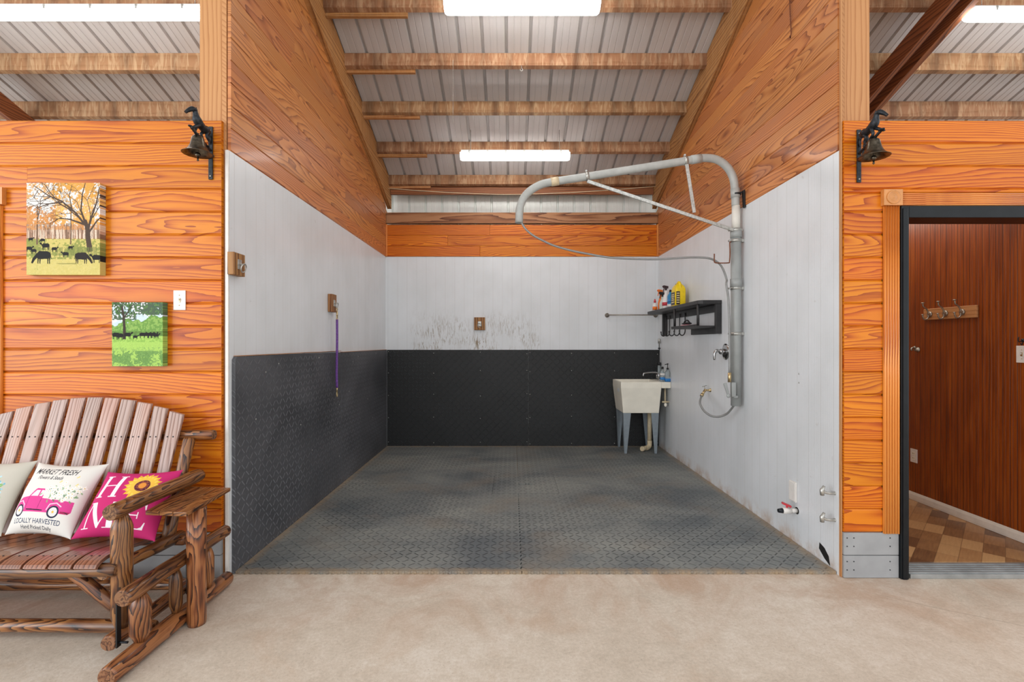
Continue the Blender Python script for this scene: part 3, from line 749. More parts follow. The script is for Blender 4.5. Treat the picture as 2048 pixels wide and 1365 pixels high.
# left door casing at the picture's left edge
rosette(-3.12, -3.005, 2.218, 2.318, 'trim_10', 'pine rosette block at the left picture edge')
mb = MB(); fluted(mb, -3.115, -3.024, ZB-.004, 2.216, True); structure(mb, 'trim_11', 'trimwood', 'fluted pine casing at the left picture edge')
# black metal frame and sill
x1i = 2.36; xr0, xr1 = 3.28, 3.35
mb = MB()
mb.box(t1+.0015, x1i-.014, YF-.02, 3.079, 0, 2.21, 'z'); mb.box(x1i-.014, x1i, YF+.01, 3.079, 0, 2.14, 'z'); mb.box(x1i-.014, xr0, YF-.02, 3.079, 2.14, 2.21, 'x'); mb.box(xr0, xr1, YF-.02, 3.079, 0, 2.21, 'z')
mb.box(t1+.008, x1i-.024, YF-.026, YF-.0199, 0, 2.195, 'z')
structure(mb, 'door_1', 'black_paint', 'black painted metal door frame', bevel=.003)
mb = MB(); mb.box(x1i+.001, xr0-.001, YF-.012, 3.085, .0005, .026, 'x')
for i in range(5): mb.box(x1i+.001, xr0-.001, YF+.004+i*.028, YF+.016+i*.028, .026, .031, 'x')
structure(mb, 'trim_12', 'aluminium', 'grey ribbed aluminium door sill', bevel=.001)
# room behind
WX = 3.5
mb = MB().box(2.16, WX, 3.086, 6.7, .001, .03, 'x', 0.0); mb.uv = [[(mb.v[i][0], mb.v[i][1]) for i in f] for f in mb.f]
structure(mb, 'floor_side_room', 'vinyl', 'brown tile pattern vinyl floor beyond the doorway')
mb = MB().box(WX, WX+.03, 3.081, 6.7, .0, TOPW-.01, 'y', 0.0); mb.uv = [[(mb.v[i][1], mb.v[i][2]) for i in f] for f in mb.f]
structure(mb, 'wall_side_room', 'panel', 'glossy red brown beadboard wall inside the doorway')
poly = [(WX-.001, .031), (WX-.014, .031), (WX-.014, .05), (WX-.011, .078), (WX-.004, .098), (WX-.001, .1)]
structure(MB().prism(poly, 3.1, 6.69, 'xz'), 'baseboard_side_room', 'baseboard', 'white baseboard along the red brown wall', bevel=.002)

def wall_plate(name, c, nrm, label, kind, w_=.072, h=.117, cat='switch', mat='white_plastic'):
    """c on the wall surface; nrm outward"""
    t = thing(name, c, label, cat); c = Vector(c); nr = Vector(nrm); up = Vector((0, 0, 1)); sd = up.cross(nr)
    def bx(mb, u0, u1, v0, v1, d0, d1):
        P = [c+sd*u+up*v+nr*d for d in (d0, d1) for (u, v) in ((u0, v0), (u1, v0), (u1, v1), (u0, v1))]
        mb.hexa([P[0], P[1], P[2], P[3], P[4], P[5], P[6], P[7]], 'z')
    mb = MB(); bx(mb, -w_/2, w_/2, -h/2, h/2, .0005, .006); mb.build('plate', mat, t, bevel=.002)
    if kind == 'toggle':
        mb = MB(); bx(mb, -.006, .006, -.013, .013, .006, .009); mb.build('toggle_slot', 'brass', t)
        mb = MB(); bx(mb, -.004, .004, -.002, .010, .009, .019); mb.build('toggle', mat, t, bevel=.001)
        for v in (-.03, .03): MB().lathe([(.003, .006), (.003, .0072), (.0005, .0078)], c+up*v, nr, 8).build('screw', 'brass', t)
    else:
        for v in (-.02, .02):
            mb = MB(); bx(mb, -.016, .016, v-.014, v+.014, .006, .008); s_ = mb.build('socket', 'cream_plastic', t, bevel=.002)
            mb = MB(); bx(mb, -.008, -.005, v-.006, v+.006, .008, .0085); bx(mb, .005, .008, v-.006, v+.006, .008, .0085); mb.build('slot', 'black', s_)
    return t
p = at(360, 601, YF); wall_plate('light_switch', (p.x, YF, p.z), (0, -1, 0), 'white toggle light switch beside the smaller cattle picture', 'toggle')
p = atx(1828.5, 912, WX); wall_plate('wall_outlet', (WX, p.y, p.z), (-1, 0, 0), 'white wall outlet low inside the doorway', 'outlet', cat='outlet')
p = atx(2045, 709, WX); wall_plate('light_switch', (WX, p.y, p.z), (-1, 0, 0), 'white light switch plate at the right picture edge', 'toggle', w_=.075)
# small dark key hook above that switch
mb = MB(); q = Vector((WX, p.y-.005, p.z+.095)); mb.lathe([(.012, 0), (.012, .005), (.004, .008)], q, (-1, 0, 0), 12)
mb.tube(smooth([q+Vector((-.005, 0, .0)), q+Vector((-.03, 0, -.01)), q+Vector((-.035, 0, .012)), q+Vector((-.03, 0, .022))], 4), .003, 6)
mb.tube(smooth([q+Vector((-.004, 0, -.01)), q+Vector((-.02, -.01, -.03)), q+Vector((-.03, -.01, -.02))], 4), .003, 6)
tag(mb.build('iron_hook', 'iron'), 'black curled hook just above the switch at the right edge', 'hook')

# hook rail with three double hooks
ya, yb = atx(1851, 630, WX).y, atx(1958, 625, WX).y; zr_ = 1.637
t = thing('coat_hook_rail', (WX, (ya+yb)/2, zr_), 'pale wooden coat rail with three double hooks', 'coat rack')
MB().box(WX-.019, WX-.0005, yb, ya, zr_-.047, zr_+.047, 'y').build('board', 'post', t, bevel=.005)
for f in (.14, .45, .76):
    yy = ya+(yb-ya)*f; q = Vector((WX-.019, yy, zr_))
    mb = MB(); mb.lathe([(.024, 0), (.024, .006), (.018, .012), (.006, .018)], q, (-1, 0, 0), 18)
    mb.tube(smooth([q+Vector((-.012, 0, .0)), q+Vector((-.02, 0, .03)), q+Vector((-.035, 0, .05)), q+Vector((-.055, 0, .065)), q+Vector((-.06, 0, .09))], 5), .0055, 8)
    mb.lathe([(.007, 0), (.013, .004), (.013, .008), (.006, .011)], q+Vector((-.06, 0, .088)), (0, 0, 1), 12)
    mb.tube(smooth([q+Vector((-.012, 0, -.005)), q+Vector((-.02, 0, -.035)), q+Vector((-.045, 0, -.045)), q+Vector((-.06, 0, -.02)), q+Vector((-.062, 0, -.006))], 5), .0055, 8)
    mb.lathe([(.006, 0), (.010, .003), (.010, .006), (.005, .009)], q+Vector((-.062, 0, -.008)), (0, 0, 1), 12)
    mb.build('hook', 'brushed', t)
p = atx(1836, 700, WX); q = Vector((WX, p.y, p.z))
mb = MB(); mb.lathe([(.022, 0), (.022, .004), (.014, .010), (.011, .03)], q, (-1, 0, 0), 16); mb.tube(smooth([q+Vector((-.028, 0, .012)), q+Vector((-.045, 0, .018)), q+Vector((-.06, .0, .004)), q+Vector((-.05, 0, -.006))], 4), .007, 8); mb.ellipsoid(q+Vector((-.03, 0, .02)), (.01, .012, .012), 10, 6)
tag(mb.build('wall_bottle_opener', 'brushed'), 'small cast metal bottle opener below the coat rail', 'bottle opener')

# ------------------------------------------------------------------ painted pictures (raster to vertex colours)
TRI = {}
def text_tris(txt, shear=0.0):
    cu = bpy.data.curves.new('txt', 'FONT'); cu.body = txt; cu.size = 1; cu.offset = .012; cu.shear = shear; cu.resolution_u = 3
    o = bpy.data.objects.new('txt', cu); COL.objects.link(o)
    dg = bpy.context.evaluated_depsgraph_get(); me = o.evaluated_get(dg).to_mesh(); me.calc_loop_triangles()
    T_ = [[(me.vertices[i].co.x, me.vertices[i].co.y) for i in t.vertices] for t in me.loop_triangles]
    o.evaluated_get(dg).to_mesh_clear(); bpy.data.objects.remove(o); bpy.data.curves.remove(cu); return np.array(T_)
class Art:
    def __init__(s, W, H, col):
        s.W = W; s.H = H; s.a = np.zeros((H, W, 3)); s.a[:] = S(col)
        s.X, s.Y = np.meshgrid((np.arange(W)+.5)/W, (np.arange(H)+.5)/H)   # y up
        s.asp = W/H
    def mask(s, m, col, al=1.0):
        m = (m*al)[..., None] if m.dtype != bool else (m.astype(float)*al)[..., None]
        s.a = s.a*(1-m)+np.array(S(col))*m
    def sub(s, x0, x1, y0, y1):
        return slice(max(0, int(y0*s.H)-1), min(s.H, int(y1*s.H)+2)), slice(max(0, int(x0*s.W)-1), min(s.W, int(x1*s.W)+2))
    def poly(s, P, col, al=1.0):
        P = np.array(P, float); ys, xs = s.sub(P[:, 0].min(), P[:, 0].max(), P[:, 1].min(), P[:, 1].max())
        X = s.X[ys, xs]; Y = s.Y[ys, xs]; ins = np.zeros(X.shape, bool); n = len(P)
        if X.size == 0: return
        for i in range(n):
            (xa, ya_), (xb, yb_) = P[i], P[(i+1) % n]
            if ya_ == yb_: continue
            c = ((ya_ > Y) != (yb_ > Y)) & (X < (xb-xa)*(Y-ya_)/(yb_-ya_)+xa); ins ^= c
        reg = s.a[ys, xs]; reg[ins] = reg[ins]*(1-al)+np.array(S(col))*al
    def ell(s, cx, cy, rx, ry, col, al=1.0, rot=0.0):
        r = max(rx, ry); ys, xs = s.sub(cx-r, cx+r, cy-r*1.5, cy+r*1.5); X = s.X[ys, xs]-cx; Y = s.Y[ys, xs]-cy
        c, n = math.cos(rot), math.sin(rot); m = ((X*c+Y*n)/rx)**2+((-X*n+Y*c)/ry)**2 < 1
        reg = s.a[ys, xs]; reg[m] = reg[m]*(1-al)+np.array(S(col))*al
    def line(s, P, w0, col, w1=None, al=1.0):
        w1 = w0 if w1 is None else w1; n = len(P)-1
        for i in range(n):
            (x0, y0), (x1, y1) = P[i], P[i+1]; a = w0+(w1-w0)*i/n; b = w0+(w1-w0)*(i+1)/n
            dx, dy = x1-x0, y1-y0; L = math.hypot(dx, dy) or 1; nx, ny = -dy/L, dx/L
            s.poly([(x0+nx*a, y0+ny*a), (x1+nx*b, y1+ny*b), (x1-nx*b, y1-ny*b), (x0-nx*a, y0-ny*a)], col, al)
            s.ell(x1, y1, b, b, col, al)
    def text(s, txt, x, y, wd, ht, col, shear=0.0, tilt=0.0):
        T_ = text_tris(txt, shear); mn = T_.reshape(-1, 2).min(0); mx = T_.reshape(-1, 2).max(0)
        T_ = (T_-mn)/(mx-mn)*np.array([wd, ht])+np.array([x, y]); T_[..., 1] += (T_[..., 0]-x)*tilt
        for t in T_: s.poly(t, col)
    def flat(s): return s.a
def vnoise(W, H, sx, sy, seed=0, oct=4):
    r = np.random.RandomState(seed); out = np.zeros((H, W)); amp = 1; tot = 0
    for o in range(oct):
        gx, gy = int(sx*2**o)+2, int(sy*2**o)+2; g = r.rand(gy+1, gx+1)
        xs = np.linspace(0, gx-1e-6, W); ys = np.linspace(0, gy-1e-6, H); xi = xs.astype(int); yi = ys.astype(int); fx = xs-xi; fy = ys-yi
        fx = fx*fx*(3-2*fx); fy = fy*fy*(3-2*fy)
        a = g[yi][:, xi]*(1-fx)+g[yi][:, xi+1]*fx; b = g[yi+1][:, xi]*(1-fx)+g[yi+1][:, xi+1]*fx
        out += amp*(a*(1-fy[:, None])+b*fy[:, None]); tot += amp; amp *= .55
    return out/tot
def grid_obj(name, pos, art, mat, parent, thick_back=None):
    """pos: (H,W,3) world positions; art (H,W,3) linear colours"""
    H, W = pos.shape[:2]; org = np.array(WORLD[parent.name]); V = (pos-org).reshape(-1, 3)
    idx = np.arange(H*W).reshape(H, W); f = np.stack([idx[:-1, :-1], idx[:-1, 1:], idx[1:, 1:], idx[1:, :-1]], -1).reshape(-1, 4)
    me = bpy.data.meshes.new(name); me.vertices.add(len(V)); me.vertices.foreach_set('co', V.ravel())
    me.loops.add(f.size); me.loops.foreach_set('vertex_index', f.ravel().astype(np.int32))
    me.polygons.add(len(f)); me.polygons.foreach_set('loop_start', np.arange(0, f.size, 4, dtype=np.int32))
    try: me.polygons.foreach_set('loop_total', np.full(len(f), 4, np.int32))
    except Exception: pass
    me.update(calc_edges=True)
    me.polygons.foreach_set('use_smooth', [True]*len(f))
    ca = me.color_attributes.new('art', 'FLOAT_COLOR', 'POINT')
    ca.data.foreach_set('color', np.concatenate([art.reshape(-1, 3), np.ones((H*W, 1))], 1).ravel())
    me.materials.append(M[mat]); me.update()
    o = bpy.data.objects.new(name, me); COL.objects.link(o); o.parent = parent; WORLD[o.name] = Vector(org); return o

def cow(A, x, y, s, flip=1, col='#050404', graze=True):
    a = 1/A.asp
    def q(P): return [(x+flip*u*s, y+v*s/a*1.3) for u, v in P]
    A.poly(q([(-.5, .55), (-.3, .72), (.3, .70), (.5, .62), (.52, .35), (.3, .28), (-.3, .26), (-.45, .32)]), col)
    hd = [(-.45, .62), (-.78, .30), (-.88, .05), (-.76, .02), (-.60, .22), (-.42, .36)] if graze else [(-.45, .66), (-.62, .82), (-.82, .74), (-.80, .62), (-.6, .56), (-.45, .4)]
    A.poly(q(hd), col)
    for u in (-.38, -.24, .32, .44): A.poly(q([(u-.05, .35), (u+.05, .35), (u+.03, 0), (u-.03, 0)]), col)
    A.line(q([(.5, .6), (.56, .3)]), s*.02, col)
def canvas_thing(x0, x1, z0, z1, art, label, depth=.042):
    """gallery-wrapped canvas: the print folds round the edges"""
    W, H = art.W, art.H; t = thing('canvas_picture', ((x0+x1)/2, YF, z0), label, 'picture')
    yf = YF-depth; e = max(2, int(depth/(x1-x0)*W)); pos = []
    us = np.concatenate([[0]*1, np.linspace(0, 1, W), [1]*1]); ys_ = np.concatenate([[YF-.001], np.full(W, yf), [YF-.001]])
    ux = x0+(x1-x0)*us
    vs = np.concatenate([[0], np.linspace(0, 1, H), [1]]); yv = np.concatenate([[YF-.001], np.full(H, yf), [YF-.001]])
    X, Z = np.meshgrid(ux, z0+(z1-z0)*vs); Y = np.maximum(*np.meshgrid(ys_, yv))
    A = np.pad(art.a, ((1, 1), (1, 1), (0, 0)), 'edge')
    o = grid_obj('canvas_print', np.stack([X, Y, Z], -1), A, 'canvas', t)
    o.data.polygons.foreach_set('use_smooth', [False]*len(o.data.polygons))
    MB().box(x0+.002, x1-.002, yf+.004, YF-.0005, z0+.002, z1-.002).build('stretcher_frame', 'post', t)
def branch(A, x, y, a, l, w_, col, rr, lev):
    P = [(x, y)]
    for i in range(4): a += rr.uniform(-.22, .22); x += l/4*math.cos(a); y += l/4*math.sin(a)*A.asp; P.append((x, y))
    A.line(P, w_, col, w_*.55)
    if lev:
        for i in range(3): px_, py_ = P[rr.choice((2, 3, 4))]; branch(A, px_, py_, a+rr.choice((-1, 1))*rr.uniform(.35, .8), l*.62, w_*.5, col, rr, lev-1)
W, H = 300, 380
A = Art(W, H, '#e9e6e0'); n1 = vnoise(W, H, 5, 6, 1); n2 = vnoise(W, H, 40, 48, 2, 4); n3 = vnoise(W, H, 60, 5, 3, 3); n4 = vnoise(W, H, 60, 76, 9, 2)
Yn = A.Y; Xn = A.X
A.mask((Yn < .40), '#cfc06f'); A.mask((Yn < .40) & (n2+.3*n1 > .66), '#9ea050'); A.mask((Yn < .40) & (Yn > .17) & (n1*.6+n2*.4 > .50), '#8d9448', .8); A.mask((Yn < .17) & (n2 > .5), '#dccb7e', .8)
A.mask((Yn >= .39) & (Yn < .50+.08*n1), '#b07440', .75); A.mask((Yn >= .39) & (Yn < .56) & (n3 > .55), '#6f5038', .75); A.mask((Yn >= .39) & (Yn < .58) & (n3 < .42), '#e6d6c0', .7)
A.mask((Yn >= .49) & (Yn < .66+.14*(n1-.5)*2) & (n2 > .42), '#cf8f50', .85)
for x in (.14, .15, .60, .605): A.line([(x, .33), (x+.005, .75)], .006, '#6e5540')
r_ = random.Random(5)
for xx in np.linspace(.18, .95, 16): A.line([(xx+r_.uniform(-.02, .02), .40), (xx, .40+r_.uniform(.1, .2))], .003, '#735a48')
fol = (n2*.5+n4*.25+n1*.45); A.mask((Yn > .55) & (Xn > .36) & (fol > .60-.10*(1-np.abs(Xn-.7)*2.2)), '#dfa24a', .9)
A.mask((Yn > .60) & (Xn > .35) & (fol > .68), '#f0c56a', .9); A.mask((Yn > .82) & (fol > .60), '#d99a3c', .85); A.mask((Xn < .4) & (Yn > .55) & (Yn < .75) & (fol > .55), '#d08c46', .9)
tr = '#4a382c'
rb = random.Random(12)
for bx_, by_, ba, bl in ((.83, .50, 1.9, .40), (.84, .50, 1.2, .40), (.80, .56, 2.4, .45), (.66, .68, 2.6, .40), (.40, .82, 2.2, .25), (.90, .62, .9, .25), (.45, .80, 3.3, .28), (.62, .60, 3.0, .25), (.15, .60, 1.5, .28)): branch(A, bx_, by_, ba, bl, .007, tr, rb, 3)
A.line([(.865, .25), (.84, .38), (.83, .50), (.80, .58)], .038, tr, .024); A.line([(.83, .48), (.88, .62), (.95, .78), (.99, .95)], .018, tr, .006); A.line([(.80, .56), (.74, .70), (.76, .88), (.80, 1)], .015, tr, .005)
A.line([(.80, .54), (.66, .68), (.48, .80), (.30, .86), (.10, .97)], .014, tr, .004); A.line([(.78, .55), (.60, .60), (.45, .62)], .012, tr, .003); A.line([(.50, .79), (.30, .77), (.12, .72)], .008, tr, .003); A.line([(.34, .85), (.2, .80), (.05, .80)], .006, tr, .002); A.line([(.62, .71), (.58, .86), (.62, .98)], .008, tr, .003)
A.line([(.16, .92), (.10, .84)], .004, tr); A.line([(.84, .45), (.95, .58), (1, .62)], .012, tr, .006)
A.mask((Yn < .30) & (Yn > .21) & (n3 > .46), '#6f7a3c', .6)
for (x, y, s, f, g) in ((.23, .12, .19, 1, True), (.75, .12, .17, -1, True), (.95, .13, .12, 1, False), (.53, .19, .08, 1, False), (.26, .27, .10, 1, False), (.38, .25, .07, -1, False), (.04, .25, .08, -1, False), (.10, .23, .07, 1, False), (.60, .27, .06, -1, False), (.22, .35, .06, 1, True), (.06, .36, .06, -1, False)): cow(A, x, y, s, f, '#060504' if x != .75 else '#1c120c', g)
A.poly([(.45, .115), (.68, .115), (.68, .13), (.40, .125)], '#8d8a45', .8)
A.a *= (1+.55*(np.random.RandomState(7).rand(H, W)-.5)*(A.Y > .38)+.25*(np.random.RandomState(8).rand(H, W)-.5))[..., None]; A.a = np.clip(A.a*.93+.012, 0, 1)
x0_, x1_ = at(53, 0, YF-.042).x, at(200, 0, YF-.042).x
canvas_thing(x0_, x1_, at(0, 550, YF-.042).z, at(0, 366, YF-.042).z, A, 'larger canvas print of black cattle under an autumn tree')
W, H = 220, 280
A = Art(W, H, '#cfe0ee'); n1 = vnoise(W, H, 5, 6, 11); n2 = vnoise(W, H, 34, 42, 12, 4); Yn = A.Y; Xn = A.X
A.mask((Yn > .66) & (n1 > .5), '#f2f5f7')
A.mask((Yn > .45) & (Yn < .62+.22*np.clip(n1+.6*(Xn-.45), 0, 1)) , '#6c9a44'); A.mask((Yn > .45) & (Yn < .80) & (Yn < .62+.2*np.clip(n1+.6*(Xn-.45), 0, 1)) & (n2 > .52), '#92b85c', .9); A.mask((Yn > .45) & (Yn < .55) & (n2 > .5), '#4a6b2c', .8)
A.mask(Yn < .47, '#a8cf62'); A.mask((Yn < .24) & (n1*.6+n2*.4 > .46), '#5f8c46', .9); A.mask((Yn < .30) & (n2 > .55), '#7da656', .6); A.mask((Yn > .38) & (Yn < .47) & (n2 > .5), '#86b44c', .8)
A.mask((Yn > .80) & (n2*.6+n1*.4 > .46-.12*(Xn > .7)), '#2f4f2a', .95); A.mask((Yn > .72) & (Xn < .5) & (np.abs(Xn-.22) < .26) & (n2 > .42), '#34552c', .95); A.mask((Yn > .78) & (n2 > .62), '#5f8848', .9)
A.line([(.245, .42), (.245, .60), (.23, .78), (.20, .92)], .030, '#3a2e24', .020); A.line([(.24, .76), (.34, .88), (.42, .97)], .013, '#3a2e24', .006); A.line([(.24, .8), (.12, .88)], .010, '#3a2e24', .004)
for (x, y, s) in ((.08, .43, .10), (.15, .42, .10), (.31, .44, .09), (.46, .43, .06), (.60, .45, .08), (.68, .45, .08), (.75, .45, .08), (.82, .45, .08), (.87, .445, .07)): cow(A, x, y-.01, s*1.45, 1 if x < .3 else -1, '#050505', False)
A.a *= (1+.5*(np.random.RandomState(9).rand(H, W)-.5)*(n2 > .35))[..., None]; A.a = np.clip(A.a*.93+.012, 0, 1)
canvas_thing(at(224, 0, YF-.042).x, at(325.5, 0, YF-.042).x, at(0, 733, YF-.042).z, at(0, 605, YF-.042).z, A, 'smaller canvas print of cattle on a green meadow')

# ------------------------------------------------------------------ wall bells with horse figurines
def bell(x, z0, label, sgn):
    """bracket on the wall at x, arm reaching towards the camera"""
    t = thing('wall_bell', (x, YF, z0), label, 'bell', 'horse bells on the front walls')
    Y = YF
    MB().box(x-.013, x+.013, Y-.009, Y-.0005, z0, z0+.315, 'z').build('wall_bracket', 'iron', t, bevel=.003)
    mb = MB(); zb = z0+.155
    A_ = [(x, Y-.008, zb+.015), (x, Y-.06, zb+.035), (x, Y-.12, zb+.055), (x, Y-.18, zb+.078)]
    pts = smooth(A_, 4)
    for a, b in zip(pts, pts[1:]): mb.beam(a, b+(b-a)*.1, .012, .010)
    mb.tube(smooth([(x, Y-.008, zb-.03), (x, Y-.03, zb-.012), (x, Y-.045, zb+.02)], 4), .005, 8)
    mb.ellipsoid((x, Y-.185, zb+.082), (.012, .022, .006), 10, 6)
    mb.build('arm', 'iron', t)
    # horse figurine: continuous skin-like tubes
    mb = MB(); yq = Y-.09; zq = zb+.096
    mb.tube(smooth([(x, yq+.060, zq+.005), (x, yq+.045, zq+.022), (x, yq+.015, zq+.022), (x, yq-.02, zq+.032), (x, yq-.042, zq+.046), (x, yq-.052, zq+.068), (x, yq-.060, zq+.088)], 5), [.008]+list(np.interp(np.arange(30), [0, 6, 10, 16, 20, 24, 29], [.016, .025, .021, .024, .023, .016, .012])), 12)
    mb.tube(smooth([(x, yq-.050, zq+.092), (x+sgn*.008, yq-.070, zq+.096), (x+sgn*.020, yq-.092, zq+.076), (x+sgn*.026, yq-.102, zq+.062)], 4), list(np.interp(np.arange(13), [0, 4, 9, 12], [.012, .0145, .009, .008])), 10)
    for s_ in (-1, 1): mb.lathe([(.004, 0), (.0005, .014)], (x+s_*.005, yq-.058, zq+.100), (0, .2, 1), 6)
    mb.tube(smooth([(x, yq-.046, zq+.098), (x, yq-.036, zq+.078), (x, yq-.028, zq+.055)], 4), .005, 6)
    L_ = [[(x+.009, yq-.035, zq+.02), (x+.011, yq-.075, zq-.005), (x+.010, yq-.095, zq-.018), (x+.010, yq-.105, zq-.022)],
          [(x-.009, yq-.030, zq+.02), (x-.011, yq-.045, zq-.02), (x-.010, yq-.018, zq-.036), (x-.010, yq-.028, zq-.055)],
          [(x+.009, yq+.045, zq+.015), (x+.010, yq+.030, zq-.015), (x+.010, yq+.055, zq-.040), (x+.010, yq+.050, zq-.072)],
          [(x-.009, yq+.042, zq+.015), (x-.011, yq+.012, zq-.010), (x-.010, yq+.025, zq-.035), (x-.010, yq+.008, zq-.058)]]
    for l_ in L_: mb.tube(smooth(l_, 4), list(np.linspace(.010, .0045, 13)), 8)
    mb.tube(smooth([(x, yq+.060, zq+.012), (x, yq+.078, zq-.008), (x, yq+.074, zq-.045)], 4), [.004, .006, .007, .008, .008, .007, .006, .004, .002], 8)
    mb.build('horse_figurine', 'iron', t)
    zc = zb+.045; yc = Y-.125
    mb = MB(); pr = [(.006, .012), (.020, .010), (.030, 0), (.034, -.018), (.040, -.045), (.052, -.068), (.070, -.086), (.082, -.092), (.080, -.094), (.066, -.088), (.048, -.072), (.036, -.045), (.030, -.018), (.026, -.004), (.0001, .004)]
    mb.lathe(pr, (x, yc, zc), (0, 0, 1), 36); mb.lathe([(.006, .01), (.006, .025)], (x, yc, zc), (0, 0, 1), 10)
    b = mb.build('bell_cup', 'bronze', t)
    mb = MB(); mb.tube([(x, yc, zc), (x, yc, zc-.095)], .003, 6); mb.ellipsoid((x, yc, zc-.098), (.015, .015, .014), 12, 8); mb.lathe([(.006, 0), (.004, -.016), (.007, -.022), (.0005, -.028)], (x, yc, zc-.108), (0, 0, 1), 8)
    mb.build('clapper', 'bronze', b)
    for zz in (.02, .29): MB().lathe([(.005, .009), (.005, .011), (.001, .012)], (x, Y, z0+zz), (0, -1, 0), 8).build('screw', 'screw', t)
bell(at(422.5, 0, YF).x, at(0, 360, YF).z, 'dark metal bell topped by a horse, left of the stall', -1)
bell(at(1716.5, 0, YF).x, at(0, 366, YF).z, 'dark metal bell topped by a horse, over the doorway corner', 1)

# ------------------------------------------------------------------ tie rings on wooden blocks
def ring_pts(c, a, b, r, n=24): return [Vector(c)+Vector(a)*r*math.cos(2*PI*i/n)+Vector(b)*r*math.sin(2*PI*i/n) for i in range(n)]
def tie(c, nrm, w_, h, th, label, plate=True):
    c = Vector(c); nr = Vector(nrm); up = Vector((0, 0, 1)); sd = up.cross(nr); t = thing('tie_ring', c, label, 'tie ring', 'tie rings in the stall')
    def bx(mb, u0, u1, v0, v1, d0, d1):
        P = [c+sd*u+up*v+nr*d for d in (d0, d1) for (u, v) in ((u0, v0), (u1, v0), (u1, v1), (u0, v1))]; mb.hexa(P, 'z')
    mb = MB(); bx(mb, -w_/2, w_/2, -h/2, h/2, .0008, th); mb.build('wooden_block', 'block', t, bevel=.003)
    mb = MB(); bx(mb, -.022, .022, -.03, .03, th, th+.003); mb.build('plate', 'galv', t, bevel=.002)
    mb = MB(); e = c+nr*(th+.003); mb.tube(smooth([e+sd*.012, e+sd*.012+nr*.016, e+nr*.024, e-sd*.012+nr*.016, e-sd*.012], 4), .0035, 8); mb.build('staple', 'galv', t)
    mb = MB(); mb.tube(ring_pts(e+nr*.022-up*.022, sd, (up+nr*.25).normalized(), .026), .0038, 8, closed=True); mb.build('ring', 'galv', t)
    return t
tie((XL, 3.00, at(0, 529, 2.99).z), (1, 0, 0), .125, .135, .040, 'wooden block with a metal ring, high near the stall opening')
tie((XL, 4.60, at(0, 607, 4.6).z), (1, 0, 0), .12, .165, .040, 'wooden block with a metal ring holding the purple lead')
tie((at(959.5, 0, YB).x, YB, at(0, 648, YB).z), (0, -1, 0), .145, .17, .035, 'wooden block with a metal ring on the back wall')
# purple lead with snaps
q = Vector((XL+.040+.003+.022, 4.60, at(0, 607, 4.6).z-.050)); t = thing('lead_rope', q, 'purple lead rope hanging by a brass snap from its ring', 'rope')
xq, yq, zq = q
mb = MB(); mb.tube(ring_pts((xq, yq, zq-.012), (0, 1, 0), (0, 0, 1), .016), .0035, 8, closed=True); mb.tube([(xq, yq, zq-.028), (xq, yq, zq-.075)], .008, 10); mb.tube(ring_pts((xq, yq, zq-.09), (0, 1, 0), (0, 0, 1), .014), .004, 8, closed=True); mb.build('top_snap', 'brass', t)
zb_ = at(0, 776, 4.6).z
mb = MB(); mb.tube(smooth([(xq, yq, zq-.10), (xq+.001, yq, zq-.3), (xq-.002, yq-.004, zq-.6), (xq, yq, zb_)], 6), .011, 10); mb.build('webbing', 'purple', t)
mb = MB(); mb.tube([(xq, yq, zb_+.01), (xq, yq, zb_-.045)], [.009, .006], 8); mb.tube(ring_pts((xq, yq, zb_-.062), (0, 1, 0), (0, 0, 1.9), .012), .0035, 8, closed=True); mb.build('bottom_snap', 'brass', t)

# ------------------------------------------------------------------ wash boom with pole, arm and hose
DP = 4.19; PXc = at(1472, 0, DP).x
t = thing('wash_boom', (PXc, DP, at(0, 812, DP).z), 'grey wash boom with tall pole, curved overhead arm and braces', 'wash boom')
z_b = at(0, 812, DP).z; zc_ = [at(0, y, DP).z for y in (461, 482, 577, 668)]
mb = MB(); mb.tube([(PXc, DP, z_b), (PXc, DP, zc_[0]+.0)], .042, 24); mb.tube([(PXc, DP, at(0, 575, DP).z), (PXc, DP, at(0, 558, DP).z)], .047, 24); mb.tube([(PXc, DP, at(0, 476, DP).z), (PXc, DP, at(0, 463, DP).z)], .046, 24)
mb.build('pole', 'pvc_grey2', t)
MB().tube([(PXc, DP, zc_[0]), (PXc, DP, at(0, 412, DP).z)], .034, 20).build('swivel_sleeve', 'pvc_white', t)
arm_px = [(1471, 412), (1471, 398), (1470, 380), (1466, 355), (1453, 333), (1432, 319), (1403, 316.5), (1371, 322), (1300, 333.5), (1230, 344.5), (1174, 353.5), (1102, 364.5), (1074, 373), (1051, 391), (1040, 415), (1038, 446)]
ap = smooth([at(x, y, DP) for x, y in arm_px], 5)
MB().tube(ap, .033, 20).build('arm', 'pvc_grey', t)
mb = MB()
def on(i0, i1, r, m='pvc_grey'): MB().tube([at(*arm_px[i0], DP), at(*arm_px[i1], DP)], r, 20).build('coupling', m, t)
a = at(1102, 364.5, DP); b = at(1117, 362, DP); MB().tube([a, b], .0365, 20).build('coupling', 'cream_pipe', t)
a = at(1382, 320, DP); b = at(1402, 317, DP); MB().tube([a, b], .037, 20).build('coupling', 'pvc_grey', t)
a = at(1471, 396, DP); b = at(1470, 378, DP); MB().tube([a, b], .0375, 20).build('coupling', 'pvc_grey', t)
